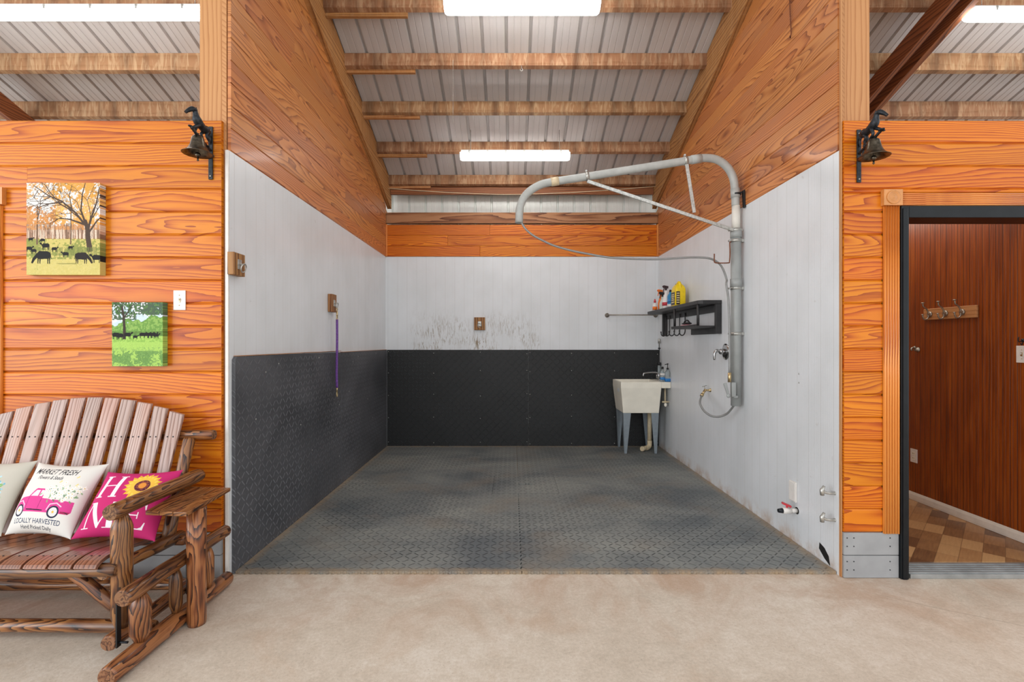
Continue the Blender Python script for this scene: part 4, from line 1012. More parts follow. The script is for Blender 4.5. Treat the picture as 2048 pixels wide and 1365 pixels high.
def clamp(c, ax, r, mat='galv'):
    mb = MB(); ax = Vector(ax).normalized(); mb.tube([Vector(c)-ax*.013, Vector(c)+ax*.013], r+.0035, 22)
    sd = ax.cross(Vector((0, 1, 0))).normalized(); q = Vector(c)+sd*(r+.014); mb.tube([q-Vector((0, .01, 0)), q+Vector((0, .01, 0))], .009, 8); q = Vector(c)-sd*(r+.008); mb.tube([q-Vector((0, .008, 0)), q+Vector((0, .008, 0))], .007, 8)
    return mb.build('clamp', mat, t)
for z in zc_: clamp((PXc, DP, z), (0, 0, 1), .042)
ad = at(1371, 322, DP)-at(1174, 353.5, DP)
clamp(at(1174, 353.5, DP), ad, .034); clamp(at(1371, 322, DP), ad, .034)
MB().beam(at(1174, 364, DP)+Vector((0, -.02, 0)), at(1464, 462, DP)+Vector((0, -.03, 0)), .012, .028).build('brace', 'galv', t, bevel=.002)
MB().beam(at(1370, 332, DP)+Vector((0, -.04, 0)), at(1385, 428, DP)+Vector((0, -.04, 0)), .028, .012, up=(0, 1, 0)).build('brace', 'galv', t, bevel=.002)
for z, e in ((zc_[1], 0), (zc_[2], 0), (zc_[3], 0)): MB().box(PXc+.03, XR-.001, DP-.02, DP+.02, z-.012, z+.012).build('wall_strap', 'galv', t)
# ratchet handle
z = at(0, 389, DP).z; mb = MB(); mb.tube([(PXc, DP, z-.008), (PXc, DP, z+.008)], .041, 20); mb.beam((PXc+.02, DP-.035, z+.0), (PXc+.075, DP-.035, z+.03), .014, .016); mb.beam((PXc+.045, DP-.04, z+.02), (PXc+.052, DP-.04, z-.125), .016, .03, up=(0, 1, 0)); mb.build('black_latch', 'black', t, bevel=.002)
# valve block near the foot
vx = at(1460, 0, DP).x; vy = DP-.055; zv0, zv1 = at(0, 794, DP-.05).z, at(0, 765, DP-.05).z
mb = MB().box(vx-.016, vx+.02, vy-.018, vy+.018, zv0, zv1); mb.tube([(vx, vy, zv0-.0), (vx+.04, vy, zv0-.002)], .014, 12); mb.build('hose_valve', 'pvc_grey2', t, bevel=.005)
mb = MB(); mb.beam(at(1457, 792, 4.1), at(1450, 767, 4.1), .012, .018, w2=.016, h2=.028); mb.ellipsoid(at(1457, 792, 4.1), (.018, .012, .018), 10, 8); mb.build('valve_handle', 'pvc_grey2', t, bevel=.003)
# wire hook
mb = MB(); mb.tube(smooth([at(1462, 484, 4.15), at(1459.5, 486, 4.14), at(1460, 505, 4.14), at(1459, 523, 4.14), at(1457, 526, 4.14), at(1440, 526.5, 4.14), at(1430, 525.5, 4.14), at(1428.6, 521, 4.14), at(1428.6, 508, 4.14)], 4), .005, 8); mb.build('wire_hook', 'rust_wire', t)
# upper hose
h1 = [(172, 655), (200, 700), (260, 752), (340, 795), (430, 835), (560, 872), (700, 900), (850, 925), (1000, 936), (1250, 940), (1500, 926), (1640, 932), (1710, 962), (1752, 1010), (1785, 1100)]
pts = [at(1000+x/3.938, 280+y/3.938, DP-.01) for x, y in h1]
h2 = [(220, 360), (232, 440), (237, 540), (240, 640), (241, 760), (240, 905)]
pts += [at(1380+x/3.034, 450+y/3.034, DP-.055) for x, y in h2]
pts[0] = at(1040, 440, DP)
t2 = thing('wash_hose', pts[-1], 'long grey hose looping from the boom arm down to its valve', 'hose')
MB().tube(smooth(pts, 5), .0085, 12).build('hose', 'hose', t2)
MB().tube([pts[-1]+Vector((0, 0, .01)), Vector((pts[-1].x, pts[-1].y, zv1+.001))], .014, 12).build('brass_fitting', 'brass', t2)
# spigot and supply hose
sp = atx(1421, 781, XR)
t3 = thing('wall_spigot', sp, 'brass garden spigot on the white wall below the wash pole', 'faucet')
mb = MB(); mb.lathe([(.02, 0), (.018, .004), (.011, .006), (.011, .05), (.015, .052), (.015, .06)], sp, (-1, 0, 0), 14); s0 = sp+Vector((-.055, 0, 0)); s1 = s0+Vector((-.035, -.03, -.035)); mb.tube([s0, s1], .012, 12); mb.tube([s1, s1+(s1-s0)*.5], .016, 12); mb.build('body', 'brass', t3)
mb = MB(); mb.tube([s0, s0+Vector((-.005, 0, .04))], .004, 8); mb.beam(s0+Vector((-.03, -.015, .036)), s0+Vector((.02, .015, .046)), .014, .004); mb.build('handle', 'galv', t3)
h3 = [(735, 925), (742, 955), (768, 992), (810, 1022), (865, 1029), (920, 1010), (955, 975), (972, 950)]
n = len(h3); pp = [s1+(s1-s0)*.45]
for i, (x, y) in enumerate(h3): pp.append(at(1190+x/3.5, 540+y/3.5, 4.60+(DP-4.60)*(i+1)/n))
pp.append(Vector((PXc-.005, DP, z_b+.02)))
tag(MB().tube(smooth(pp, 5), .0095, 12).build('supply_hose', 'hose'), 'short grey hose curving from the spigot to the pole foot', 'hose')
# chrome mixer lever
p = atx(1452, 704, XR)
t = thing('shower_mixer', p, 'round chrome shower mixer with lever behind the pole', 'faucet')
MB().lathe([(.075, .0005), (.075, .006), (.06, .012), (.03, .016)], p, (-1, 0, 0), 28).build('escutcheon', 'chrome', t)
mb = MB(); mb.lathe([(.026, .016), (.026, .05), (.02, .06)], p, (-1, 0, 0), 18); mb.tube(smooth([p+Vector((-.05, 0, .0)), p+Vector((-.085, -.0, .01)), p+Vector((-.105, -.0, -.02)), p+Vector((-.105, -.0, -.075))], 5), list(np.linspace(.016, .010, 16)), 12); mb.build('lever', 'chrome', t)

# ------------------------------------------------------------------ towel bar
a = at(1214, 631, YB); b = at(1311, 631, YB); yb_ = YB-.07
t = thing('towel_bar', ((a.x+b.x)/2, YB, a.z), 'thin nickel towel bar on the back wall left of the shelf', 'towel bar')
MB().tube([(a.x, yb_, a.z), (b.x, yb_, a.z)], .008, 12).build('bar', 'brushed', t)
for x in (a.x, b.x):
    mb = MB(); mb.lathe([(.03, .0005), (.03, .006), (.012, .012), (.011, .07), (.014, .078), (.0001, .082)], (x, YB, a.z), (0, -1, 0), 20); mb.build('end_mount', 'brushed', t)

# ------------------------------------------------------------------ black shelf on the right wall
SY0, SY1 = 4.615, 6.40; SX = 1.748; SZ = 1.80; ST = .036
t = thing('wall_shelf', (XR, (SY0+SY1)/2, 1.49), 'black wooden wall shelf with a cubby and hooks', 'shelf')
ch = .035
MB().prism([(XR-.001, SY0), (SX+ch, SY0), (SX, SY0+ch), (SX, SY1-ch), (SX+ch, SY1), (XR-.001, SY1)], SZ-ST, SZ, 'xy').build('top_board', 'black_wood', t, bevel=.003)
for y0, y1 in ((SY0+.002, SY0+.04), (SY1-.16, SY1-.12)): MB().box(XR-.056, XR-.001, y0, y1, 1.485, SZ-ST-.0005).build('bracket', 'black_wood', t, bevel=.003)
MB().box(XR-.022, XR-.001, SY0+.041, 5.36, 1.485, 1.545, 'y').build('back_rail', 'black_wood', t, bevel=.002)
MB().box(XR-.022, XR-.001, SY0+.041, SY1-.161, SZ-ST-.07, SZ-ST-.0005, 'y').build('back_rail', 'black_wood', t, bevel=.002)
MB().box(SX-.02, XR-.023, SY0+.03, 5.36, 1.545, 1.562, 'y').build('lower_shelf', 'black_wood', t, bevel=.002)
MB().box(SX-.022, SX-.006, SY0+.03, 5.36, 1.5625, 1.575, 'y').build('lip', 'black_wood', t, bevel=.002)
for y in (SY0+.055, 5.34): MB().tube([(SX+.012, y, 1.5625), (SX+.012, y, SZ-ST)], .0125, 14).build('dowel', 'black_wood', t)
for y in (5.52, 5.70, 5.88, 6.06, 6.20):
    mb = MB(); x = XR-.028; mb.tube(smooth([(x, y, SZ-ST-.03), (x, y, 1.60), (x, y, 1.53), (x-.012, y, 1.495), (x-.035, y, 1.483), (x-.058, y, 1.497), (x-.064, y, 1.53)], 5), .0065, 8); mb.ellipsoid((x-.064, y, 1.533), (.009, .009, .009), 8, 6)
    mb.build('hook', 'black_wood', t)
# scrub brush on the lower shelf
t = thing('scrub_brush', (1.80, 5.08, 1.5625), 'black scrub brush with pink bristles on the lower shelf', 'brush')
mb = MB(); mb.box(1.765, 1.835, 5.0, 5.17, 1.5625, 1.585); mb.build('bristles', 'pink', t, bevel=.006)
mb = MB(); mb.ellipsoid((1.80, 5.085, 1.598), (.042, .10, .013), 16, 8); mb.tube(smooth([(1.80, 5.0, 1.60), (1.80, 5.06, 1.628), (1.80, 5.12, 1.628), (1.80, 5.17, 1.602)], 4), .009, 10); mb.build('handle', 'black', t)

# ------------------------------------------------------------------ bottles on the shelf
def rbox_lathe(mb, c, prof, ax, ay, n=28, p=4.0, mi=0):
    """super-ellipse bottle body: prof (scale, height); half sizes ax, ay"""
    base = len(mb.v)
    for s_, h in prof:
        for j in range(n):
            th = 2*PI*j/n; ct, st = math.cos(th), math.sin(th); e = 2/p
            mb.v.append((c[0]+ax*s_*math.copysign(abs(ct)**e, ct), c[1]+ay*s_*math.copysign(abs(st)**e, st), c[2]+h))
    for i in range(len(prof)-1):
        for j in range(n):
            j2 = (j+1) % n; mb.face([base+i*n+j, base+i*n+j2, base+(i+1)*n+j2, base+(i+1)*n+j], [(0, 0)]*4, mi, True)
    mb.face([base+j for j in range(n)][::-1], [(0, 0)]*n, mi); mb.face([base+(len(prof)-1)*n+j for j in range(n)], [(0, 0)]*n, mi)
def trigger(mb, c, s=1.0, d=(-1, 0)):
    x, y, z = c; dx, dy = d
    mb.tube([(x, y, z), (x, y, z+.03*s)], .013*s, 12)
    mb.beam((x-dx*.035*s, y-dy*.035*s, z+.044*s), (x+dx*.045*s, y+dy*.045*s, z+.048*s), .022*s, .03*s)
    mb.tube([(x+dx*.045*s, y+dy*.045*s, z+.048*s), (x+dx*.06*s, y+dy*.06*s, z+.048*s)], .009*s, 10)
    mb.tube(smooth([(x+dx*.03*s, y+dy*.03*s, z+.036*s), (x+dx*.042*s, y+dy*.042*s, z+.012*s), (x+dx*.05*s, y+dy*.05*s, z-.018*s)], 4), .006*s, 8)
zs = SZ+.0005
c = (1.855, 5.50); t = thing('cleaner_jug', (*c, zs), 'large yellow jug with a dark label, nearest on the shelf', 'jug')
mb = MB(); rbox_lathe(mb, (*c, zs), [(.94, 0), (1, .01), (1, .175), (.97, .195), (.80, .225), (.55, .245), (.35, .255)], .060, .084, 32, 6)
mb.tube(smooth([(c[0], c[1]-.062, zs+.195), (c[0], c[1]-.055, zs+.24), (c[0], c[1]-.02, zs+.268), (c[0], c[1]+.02, zs+.258)], 5), .017, 12); mb.build('body', 'yellow', t)
MB().lathe([(.021, 0), (.021, .022), (.018, .026)], (c[0], c[1]+.045, zs+.235), (0, 0, 1), 18).build('cap', 'black', t)
lb = MB().box(c[0]-.0615, c[0]-.0595, c[1]-.055, c[1]+.068, zs+.02, zs+.16).build('label', 'label_dark', t)
mb = MB()
for zz, w_ in ((.135, .04), (.115, .05), (.095, .035), (.075, .045), (.05, .05)): mb.box(c[0]-.0625, c[0]-.0615, c[1]+.004-w_, c[1]+.004+w_, zs+zz-.006, zs+zz+.005)
mb.build('label_print', 'foil', lb)
lb2 = MB().box(c[0]-.052, c[0]-.012, c[1]-.0855, c[1]-.0835, zs+.02, zs+.165).build('side_label', 'label_dark', t)
mb = MB(); 
for zz in (.045, .07, .095, .12, .145): mb.box(c[0]-.047, c[0]-.018, c[1]-.0865, c[1]-.0855, zs+zz-.007, zs+zz+.004)
mb.build('side_label_print', 'foil', lb2)
def bottle(name, x, y, label, body, cap, kind, h=.2, r=.034, lab=None, ry=None, z=zs):
    t = thing(name, (x, y, z), label, 'bottle'); mb = MB(); ry = ry or r
    if kind == 'spray':
        rbox_lathe(mb, (x, y, z), [(.92, 0), (1, .008), (1, h*.45), (.8, h*.6), (.55, h*.72), (.38, h*.82), (.36, h)], r, ry, 24, 2.6); mb.build('body', body, t)
        mb = MB(); trigger(mb, (x, y, z+h-.005), 1.0, (-.8, -.6)); mb.build('trigger', cap, t, bevel=.003)
    else:
        rbox_lathe(mb, (x, y, z), [(.92, 0), (1, .008), (1, h*.72), (.85, h*.84), (.4, h*.92), (.38, h)], r, ry, 24, 2.6); mb.build('body', body, t)
        MB().lathe([(.014, 0), (.014, .024), (.009, .028), (.007, .045) if kind == 'flip' else (.011, .03)], (x, y, z+h-.002), (0, 0, 1), 16).build('cap', cap, t)
    if lab:
        for lm, a, b in lab:
            mb = MB(); rbox_lathe(mb, (x, y, z), [(1.02, h*a), (1.02, h*b)], r, ry, 24, 2.6); mb.build('label', lm, t)
    return t
bottle('cleaner_bottle', 1.845, 5.75, 'blue bottle with a black cap between jug and white sprayer', 'blue', 'black', 'cap', .19, .032, [('white_bottle', .08, .25), ('deepblue', .35, .55)], .045)
bottle('spray_bottle', 1.84, 5.90, 'white spray bottle with red print and dark maroon trigger', 'white_bottle', 'maroon', 'spray', .225, .042, [('red', .18, .36)], .05)
bottle('spray_bottle', 1.845, 6.06, 'pale green spray bottle with a black trigger', 'milky', 'black', 'spray', .165, .034)
bottle('spray_bottle', 1.865, 6.20, 'clear bottle with an orange trigger at the back', 'orange', 'orange', 'spray', .21, .030)
bottle('cleaner_bottle', 1.795, 6.20, 'small orange labelled bottle farthest along the shelf', 'white_bottle', 'red', 'flip', .105, .028, [('orange', .1, .5)])

# ------------------------------------------------------------------ utility sink
KX0, KX1, KY0, KY1 = 1.345, XR-.003, 6.09, YB-.026; KZ = .915
t = thing('utility_sink', (1.62, 6.3, T), 'cream plastic utility sink on grey legs in the back corner', 'sink')
mb = MB()
def frame_ring(x0, x1, y0, y1, z): return [(x0, y0, z), (x1, y0, z), (x1, y1, z), (x0, y1, z)]
LX = KX1-.115     # tub body ends here; the faucet ledge continues to the wall
rings = [frame_ring(KX0+.035, LX-.02, KY0+.035, KY1-.03, .525), frame_ring(KX0+.0, LX, KY0+.0, KY1, KZ-.075), frame_ring(KX0, LX, KY0, KY1, KZ),
         frame_ring(KX0+.02, LX-.02, KY0+.02, KY1-.02, KZ), frame_ring(KX0+.03, LX-.03, KY0+.03, KY1-.03, KZ-.03), frame_ring(KX0+.055, LX-.04, KY0+.055, KY1-.05, .545)]
for r in rings: mb.v += r
for i in range(len(rings)-1):
    for j in range(4): mb.face([i*4+j, i*4+(j+1) % 4, (i+1)*4+(j+1) % 4, (i+1)*4+j], [(0, 0)]*4)
mb.face([3, 2, 1, 0], [(0, 0)]*4); mb.face([20, 21, 22, 23], [(0, 0)]*4)
mb.build('basin', 'cream_plastic', t, bevel=.008)
MB().box(LX+.0005, KX1, KY0, KY1, KZ-.078, KZ-.001).build('faucet_ledge', 'cream_plastic', t, bevel=.006)
MB().box(KX0-.002, KX0+.0, KY0+.1, KY0+.2, KZ-.13, KZ-.09).build('emblem', 'fixture', t)
for sx, x in ((0, KX0+.038), (1, LX-.022)):
    for sy, y in ((0, KY0+.04), (1, KY1-.035)):
        d = 1 if sx == 0 else -1; e = 1 if sy == 0 else -1; mb = MB()
        # angle leg: two tapering webs meeting at the outer corner
        b = len(mb.v)
        for z, w_ in ((.53, .095), (T+.001, .03)):
            xo = x+(0 if z > .3 else d*.018); yo = y+(0 if z > .3 else e*.018)
            mb.v += [(xo, yo, z), (xo+d*w_, yo, z), (xo+d*w_, yo+e*.003, z), (xo+d*.003, yo+e*.003, z), (xo+d*.003, yo+e*w_, z), (xo, yo+e*w_, z)]
        for j in range(6): mb.face([b+j, b+(j+1) % 6, b+6+(j+1) % 6, b+6+j], [(0, 0)]*4)
        mb.face([b+j for j in range(6)][::-1], [(0, 0)]*6); mb.face([b+6+j for j in range(6)], [(0, 0)]*6)
        mb.lathe([(.012, 0), (.012, .008)], (x+d*.03, y+e*.03, T+.0005), (0, 0, 1), 12)
        mb.build('leg', 'leg_grey', t)
# drain pipe
dx, dy = at(1299, 0, 6.35).x, 6.35; 
mb = MB(); mb.tube([(dx, dy, .53), (dx, dy, .12)], .026, 16); mb.tube(smooth([(dx, dy, .14), (dx, dy, .085), (dx-.025, dy-.02, .058), (dx-.06, dy-.05, .055)], 5), .030, 16); mb.tube([(dx-.05, dy-.04, .055), (dx-.11, dy-.09, .055)], .026, 16); mb.tube([(dx-.10, dy-.082, .055), (dx-.125, dy-.10, .055)], .031, 16); mb.build('drain_pipe', 'cream_pipe', t)
# faucet
fx, fy = LX+.045, 6.36
t4 = thing('sink_faucet', (fx, fy, KZ), 'chrome gooseneck faucet with spout over the basin', 'faucet')
mb = MB().box(fx-.03, fx+.03, fy-.09, fy+.09, KZ-.0005, KZ+.02); mb.lathe([(.018, 0), (.016, .05), (.014, .065)], (fx, fy, KZ+.02), (0, 0, 1), 14); mb.build('base', 'chrome', t4, bevel=.006)
MB().tube(smooth([(fx, fy, KZ+.07), (fx-.03, fy, KZ+.10), (fx-.12, fy, KZ+.102), (fx-.19, fy, KZ+.09), (fx-.20, fy, KZ+.055)], 5), .0095, 12).build('spout', 'chrome', t4)
for s_ in (-1, 1):
    mb = MB(); mb.lathe([(.015, 0), (.012, .03), (.018, .035), (.018, .05)], (fx, fy+s_*.07, KZ+.02), (0, 0, 1), 12); mb.build('knob', 'chrome', t4)
# bottles on the ledge
zk = KZ-.0005
t = bottle('soap_bottle', LX+.03, 6.15, 'clear bottle with a blue label beside the faucet', 'clear', 'black', 'cap', .16, .030, [('deepblue', .15, .35), ('white_bottle', .5, .65)], .03, zk)
t5 = thing('soap_bottle', (LX+.085, 6.125, zk), 'clear pump bottle with blue liquid at the sink corner', 'bottle')
mb = MB(); rbox_lathe(mb, (LX+.085, 6.125, zk), [(.92, 0), (1, .008), (1, .11), (.8, .13), (.42, .145), (.4, .155)], .034, .03, 24, 3); mb.build('body', 'clear', t5)
mb = MB(); rbox_lathe(mb, (LX+.085, 6.125, zk), [(1.02, .004), (1.02, .042)], .034, .03, 24, 3); mb.build('blue_liquid', 'deepblue', t5)
mb = MB(); mb.lathe([(.014, 0), (.014, .02), (.005, .022), (.005, .06), (.010, .062), (.010, .075)], (LX+.085, 6.125, zk+.154), (0, 0, 1), 14); mb.tube([(LX+.085, 6.125, zk+.22), (LX+.05, 6.12, zk+.215)], .005, 8); mb.build('pump', 'black', t5)
ty = 6.48; tx = at(1318.5, 0, ty).x
t6 = thing('dosing_syringe', (tx, ty, zk), 'tall clear plunger tube with a grey knob standing at the sink', 'syringe')
mb = MB(); mb.lathe([(.022, 0), (.022, .19), (.012, .20), (.012, .21)], (tx, ty, zk), (0, 0, 1), 16); mb.build('tube', 'clear', t6)
mb = MB(); mb.lathe([(.023, .19), (.023, .225), (.008, .23), (.006, .40), (.016, .405), (.016, .42)], (tx, ty, zk), (0, 0, 1), 16); mb.build('plunger_collar', 'black', t6)
MB().lathe([(.007, .40), (.007, .475), (.018, .477), (.018, .535), (.014, .54)], (tx, ty, zk), (0, 0, 1), 16).build('knob', 'galv', t6)
# shut-off valve below ledge
p = Vector((XR, 6.17, .66)); t = thing('shutoff_valve', p, 'small cream shutoff valve on the wall under the sink ledge', 'valve')
mb = MB(); mb.tube([p, p+Vector((-.09, 0, 0))], .010, 10); mb.tube([p+Vector((-.05, 0, -.045)), p+Vector((-.05, 0, .17))], .008, 10); mb.build('body', 'cream_pipe', t)
MB().ellipsoid(p+Vector((-.05, -.02, -.035)), (.02, .012, .024), 10, 6).build('handle', 'cream_plastic', t)

# ------------------------------------------------------------------ small things low on the right wall
p = atx(1588, 983, XR)
t = thing('outlet_cover', p, 'white weatherproof outlet cover low on the right wall', 'outlet')
MB().box(XR-.012, XR-.0005, p.y-.04, p.y+.04, p.z-.07, p.z+.07).build('box', 'white_plastic', t, bevel=.004)
MB().box(XR-.017, XR-.0125, p.y-.036, p.y+.036, p.z-.064, p.z+.064).build('lid', 'white_plastic', t, bevel=.004)
p = atx(1594, 1022, XR)
t = thing('ball_valve', p, 'white pipe stub with a red valve handle near the floor', 'valve')
mb = MB(); e = p+Vector((-.11, 0, -.003)); mb.tube([p, p+Vector((-.05, 0, 0))], .016, 14); mb.tube([p+Vector((-.045, 0, 0)), p+Vector((-.10, 0, 0))], .021, 14); mb.build('pipe', 'white_plastic', t)
MB().tube([p+Vector((-.10, 0, 0)), p+Vector((-.13, 0, 0))], [.018, .013], 12).build('nozzle', 'iron', t)
mb = MB(); mb.tube([p+Vector((-.07, 0, .02)), p+Vector((-.07, 0, .035))], .007, 8); mb.beam(p+Vector((-.045, -.01, .030)), p+Vector((-.10, .01, .052)), .026, .012); mb.build('handle', 'red', t, bevel=.003)
MB().lathe([(.024, .0005), (.024, .002), (.016, .0025)], p, (-1, 0, 0), 16).build('wall_gap', 'dark_hole', t)
for i, py in enumerate((990, 1044)):
    p = atx(1676, py, XR+0.0); q = Vector((XR, 3.0, p.z))
    t = thing('gate_hinge_pin', q, 'grey hook hinge pin by the opening, %s of the two' % ('upper' if i == 0 else 'lower'), 'hinge', 'gate hinge pins')
    mb = MB(); mb.lathe([(.011, .0005), (.011, .004), (.008, .005)], q, (-1, 0, 0), 12); mb.tube(smooth([q, q+Vector((-.03, 0, 0)), q+Vector((-.055, 0, .004)), q+Vector((-.072, 0, .012))], 4), .0085, 12)
    mb.tube([q+Vector((-.078, 0, -.012)), q+Vector((-.080, 0, .018)), q+Vector((-.066, 0, .045))], [.012, .013, .007], 12); mb.build('pin', 'galv', t)
p = Vector((XR, 3.17, .09)); mb = MB(); mb.prism([(3.045, .022), (3.10, .045), (3.155, .085), (3.15, .125), (3.10, .11), (3.06, .075)], XR-.0018, XR-.0006, 'yz')
tag(mb.build('broken_panel_hole', 'dark_hole'), 'jagged dark hole at the foot of the right wall panel', 'hole')
mb = MB()
for py in (748, 766): mb.lathe([(.006, .0003), (.006, .002), (.002, .004)], atx(1598, py, XR), (-1, 0, 0), 8)
tag(mb.build('wall_screws', 'screw'), 'pair of screw heads in the white right wall', 'screw')

# ------------------------------------------------------------------ rustic log glider bench
BX = -2.42        # centre line of the bench
RX = .65          # arm rail offset -> x = -1.77
B = thing('glider_bench', (BX, 2.45, 0), 'rustic stained log glider bench with slatted back', 'bench')
LG = ['log', 'log_end']
def L(name, a, b, r, r2=None, tp=.012):
    mb = MB(); mb.log(a, b, r, r2, taper=tp); return mb.build(name, LG, B)
# fixed frame on both sides
for s_ in (1, -1):
    xo = BX+s_*.775; xi = BX+s_*RX
    L('floor_runner', (xo+.015*0, 2.0, .041), (xo, 2.86, .041), .041, .038)
    L('upper_rail', (xo, 2.08, .318), (xo, 2.84, .322), .037, .033)
    for y, r in ((2.185, .042), (2.415, .030), (2.67, .031)):
        mb = MB(); mb.tube([(xo, y, .078), (xo, y, .105), (xo, y, .12), (xo, y, .24), (xo, y, .265), (xo, y, .29)], [r*.55, r*.8, r, r, r*.8, r*.5], 16, k=bid(), wob=.02); mb.build('short_post', LG, B)
    # moving frame
    L('lower_rail', (xi, 2.16, .080), (xi, 2.72, .080), .036, .030)
    mb = MB(); mb.tube([(xi, 2.24, .11), (xi, 2.24, .14), (xi, 2.24, .16), (xi, 2.24, .56), (xi, 2.24, .585), (xi, 2.24, .625)], [.026, .035, .041, .042, .036, .020], 18, k=bid(), wob=.02); mb.build('arm_post', LG, B)
    L('armrest', (xi, 2.17, .648), (xi-.0*s_, 2.80, .652), .037, .036, .02)
    L('back_post', (BX+s_*.575, 2.645, .34), (BX+s_*.58, 2.815, .855), .033, .031)
    L('side_rail', (BX+s_*.60, 2.19, .372), (BX+s_*.60, 2.72, .340), .030)
    L('diagonal_brace', (BX+s_*.42, 2.235, .372), (BX+s_*.625, 2.235, .205), .028)
    for y in (2.165, 2.63): MB().box(xi+s_*.040, xi+s_*.046, y-.012, y+.012, .065, .272, 'z').build('swing_strap', 'black', B)
    for y in (2.165, 2.63):
        for z in (.085, .255): MB().tube([(xi+s_*.036, y, z), (xi+s_*.085, y, z)], .005, 8).build('bolt', 'iron', B)
for y in (2.33, 2.74): L('base_cross_log', (BX-.735, y, .060), (BX+.735, y, .060), .031, .029)
L('front_seat_rail', (BX-.64, 2.205, .386), (BX+.66, 2.205, .386), .030); L('rear_seat_rail', (BX-.64, 2.67, .330), (BX+.655, 2.67, .330), .026)
L('top_back_rail', (BX-.70, 2.853, .868), (BX+.70, 2.853, .868), .029)
# seat slats: contoured boards running front to back
def ribbon(prof, xa0, xa1, xb0, xb1, th, name, mat):
    mb = MB(); n = len(prof); k = bid(); Ls = [0]
    for i in range(1, n): Ls.append(Ls[-1]+math.hypot(prof[i][0]-prof[i-1][0], prof[i][1]-prof[i-1][1]))
    for i, (y, z) in enumerate(prof):
        t_ = Ls[i]/Ls[-1]; a, b = prof[max(0, i-1)], prof[min(n-1, i+1)]; d = math.hypot(b[0]-a[0], b[1]-a[1]); ny, nz = -(b[1]-a[1])/d, (b[0]-a[0])/d
        x0 = xa0+(xb0-xa0)*t_; x1 = xa1+(xb1-xa1)*t_
        mb.v += [(x0, y, z), (x1, y, z), (x1, y-ny*th, z-nz*th), (x0, y-ny*th, z-nz*th)]
    for i in range(n-1):
        for j in range(4):
            j2 = (j+1) % 4; v0 = (0, .09, .12, .21)[j]; v1 = (.09, .12, .21, .24)[j]
            mb.face([4*i+j, 4*i+j2, 4*i+4+j2, 4*i+4+j], [(k+Ls[i], v0), (k+Ls[i], v1), (k+Ls[i+1], v1), (k+Ls[i+1], v0)])
    mb.face([0, 3, 2, 1], [(k, 0), (k, .02), (k+.09, .02), (k+.09, 0)]); q = 4*(n-1); mb.face([q, q+1, q+2, q+3], [(k, 0), (k+.09, 0), (k+.09, .02), (k, .02)])
    return mb.build(name, mat, B, bevel=.003)
sprof = [(2.155, .412), (2.165, .424), (2.19, .434), (2.23, .439), (2.28, .438), (2.34, .430), (2.42, .414), (2.50, .397), (2.58, .382), (2.66, .372)]
ns = 11
for i in range(ns):
    xc = BX+(i-(ns-1)/2)*.110; xb = BX+(i-(ns-1)/2)*.100
    ribbon(sprof, xc-.050, xc+.050, xb-.044, xb+.044, .018, 'seat_slat', 'seat_slat')
# back slats with arched top
def by(z): return 2.652+(z-.40)*.335
for i in range(ns):
    f = (i-(ns-1)/2); xt = BX+f*.0985; xb = BX+f*.096; zt_ = 1.083-.086*(f/5)**2; z0 = .385
    zt2 = zt_-.010*f/5; zt1 = zt_+.010*f/5; k = bid(); mb = MB(); wt, wb = .0415, .022
    P = [(xb-wb, by(z0)-.018, z0), (xb+wb, by(z0)-.018, z0), (xb+wb, by(z0), z0), (xb-wb, by(z0), z0), (xt-wt, by(zt1)-.018, zt1), (xt+wt, by(zt2)-.018, zt2), (xt+wt, by(zt2), zt2), (xt-wt, by(zt1), zt1)]
    mb.hexa(P, 'z', k); mb.build('back_slat', 'slat', B, bevel=.003)
mb = MB()
for i in range(ns):
    f = (i-(ns-1)/2); xt = BX+f*.0975
    for dx_ in (-.016, .016): mb.lathe([(.004, 0), (.004, .001), (.001, .0015)], (xt+dx_, by(.868)-.0185, .868), (0, -1, .335), 8)
    for dx_ in (-.018, .018): mb.lathe([(.004, 0), (.004, .001), (.001, .0015)], (BX+f*.1085+dx_, 2.225, .4388), (0, 0, 1), 8)
mb.build('slat_screws', 'iron', B)
# side table attached at the right
t = B
mb = MB(); zt_ = .603; th = .020
Q = [(-1.735, 2.335), (-1.525, 2.315), (-1.545, 2.715), (-1.79, 2.735)]
for i in range(3):
    f0 = i/3; f1 = (i+1)/3-.012
    def lp(a, b, f): return (a[0]+(b[0]-a[0])*f, a[1]+(b[1]-a[1])*f)
    a0, a1, b1, b0 = lp(Q[0], Q[1], f0), lp(Q[0], Q[1], f1), lp(Q[3], Q[2], f1), lp(Q[3], Q[2], f0)
    mb.hexa([(*a0, zt_-th), (*a1, zt_-th), (*b1, zt_-th), (*b0, zt_-th), (*a0, zt_), (*a1, zt_), (*b1, zt_), (*b0, zt_)], 'y')
mb.build('side_table_top', 'log', B, bevel=.003)
mb = MB(); P0 = -1.612; 
mb.tube([(-1.569, 2.455, .001), (-1.569, 2.455, .02), (-1.567, 2.455, .2), (-1.569, 2.455, .4), (-1.568, 2.455, zt_-th-.0005)], [.040, .044, .043, .045, .044], 16, k=bid(), wob=.02); mb.build('side_table_leg', LG, B)
L('table_arm', (-1.60, 2.56, .568), (-1.80, 2.62, .56), .016)

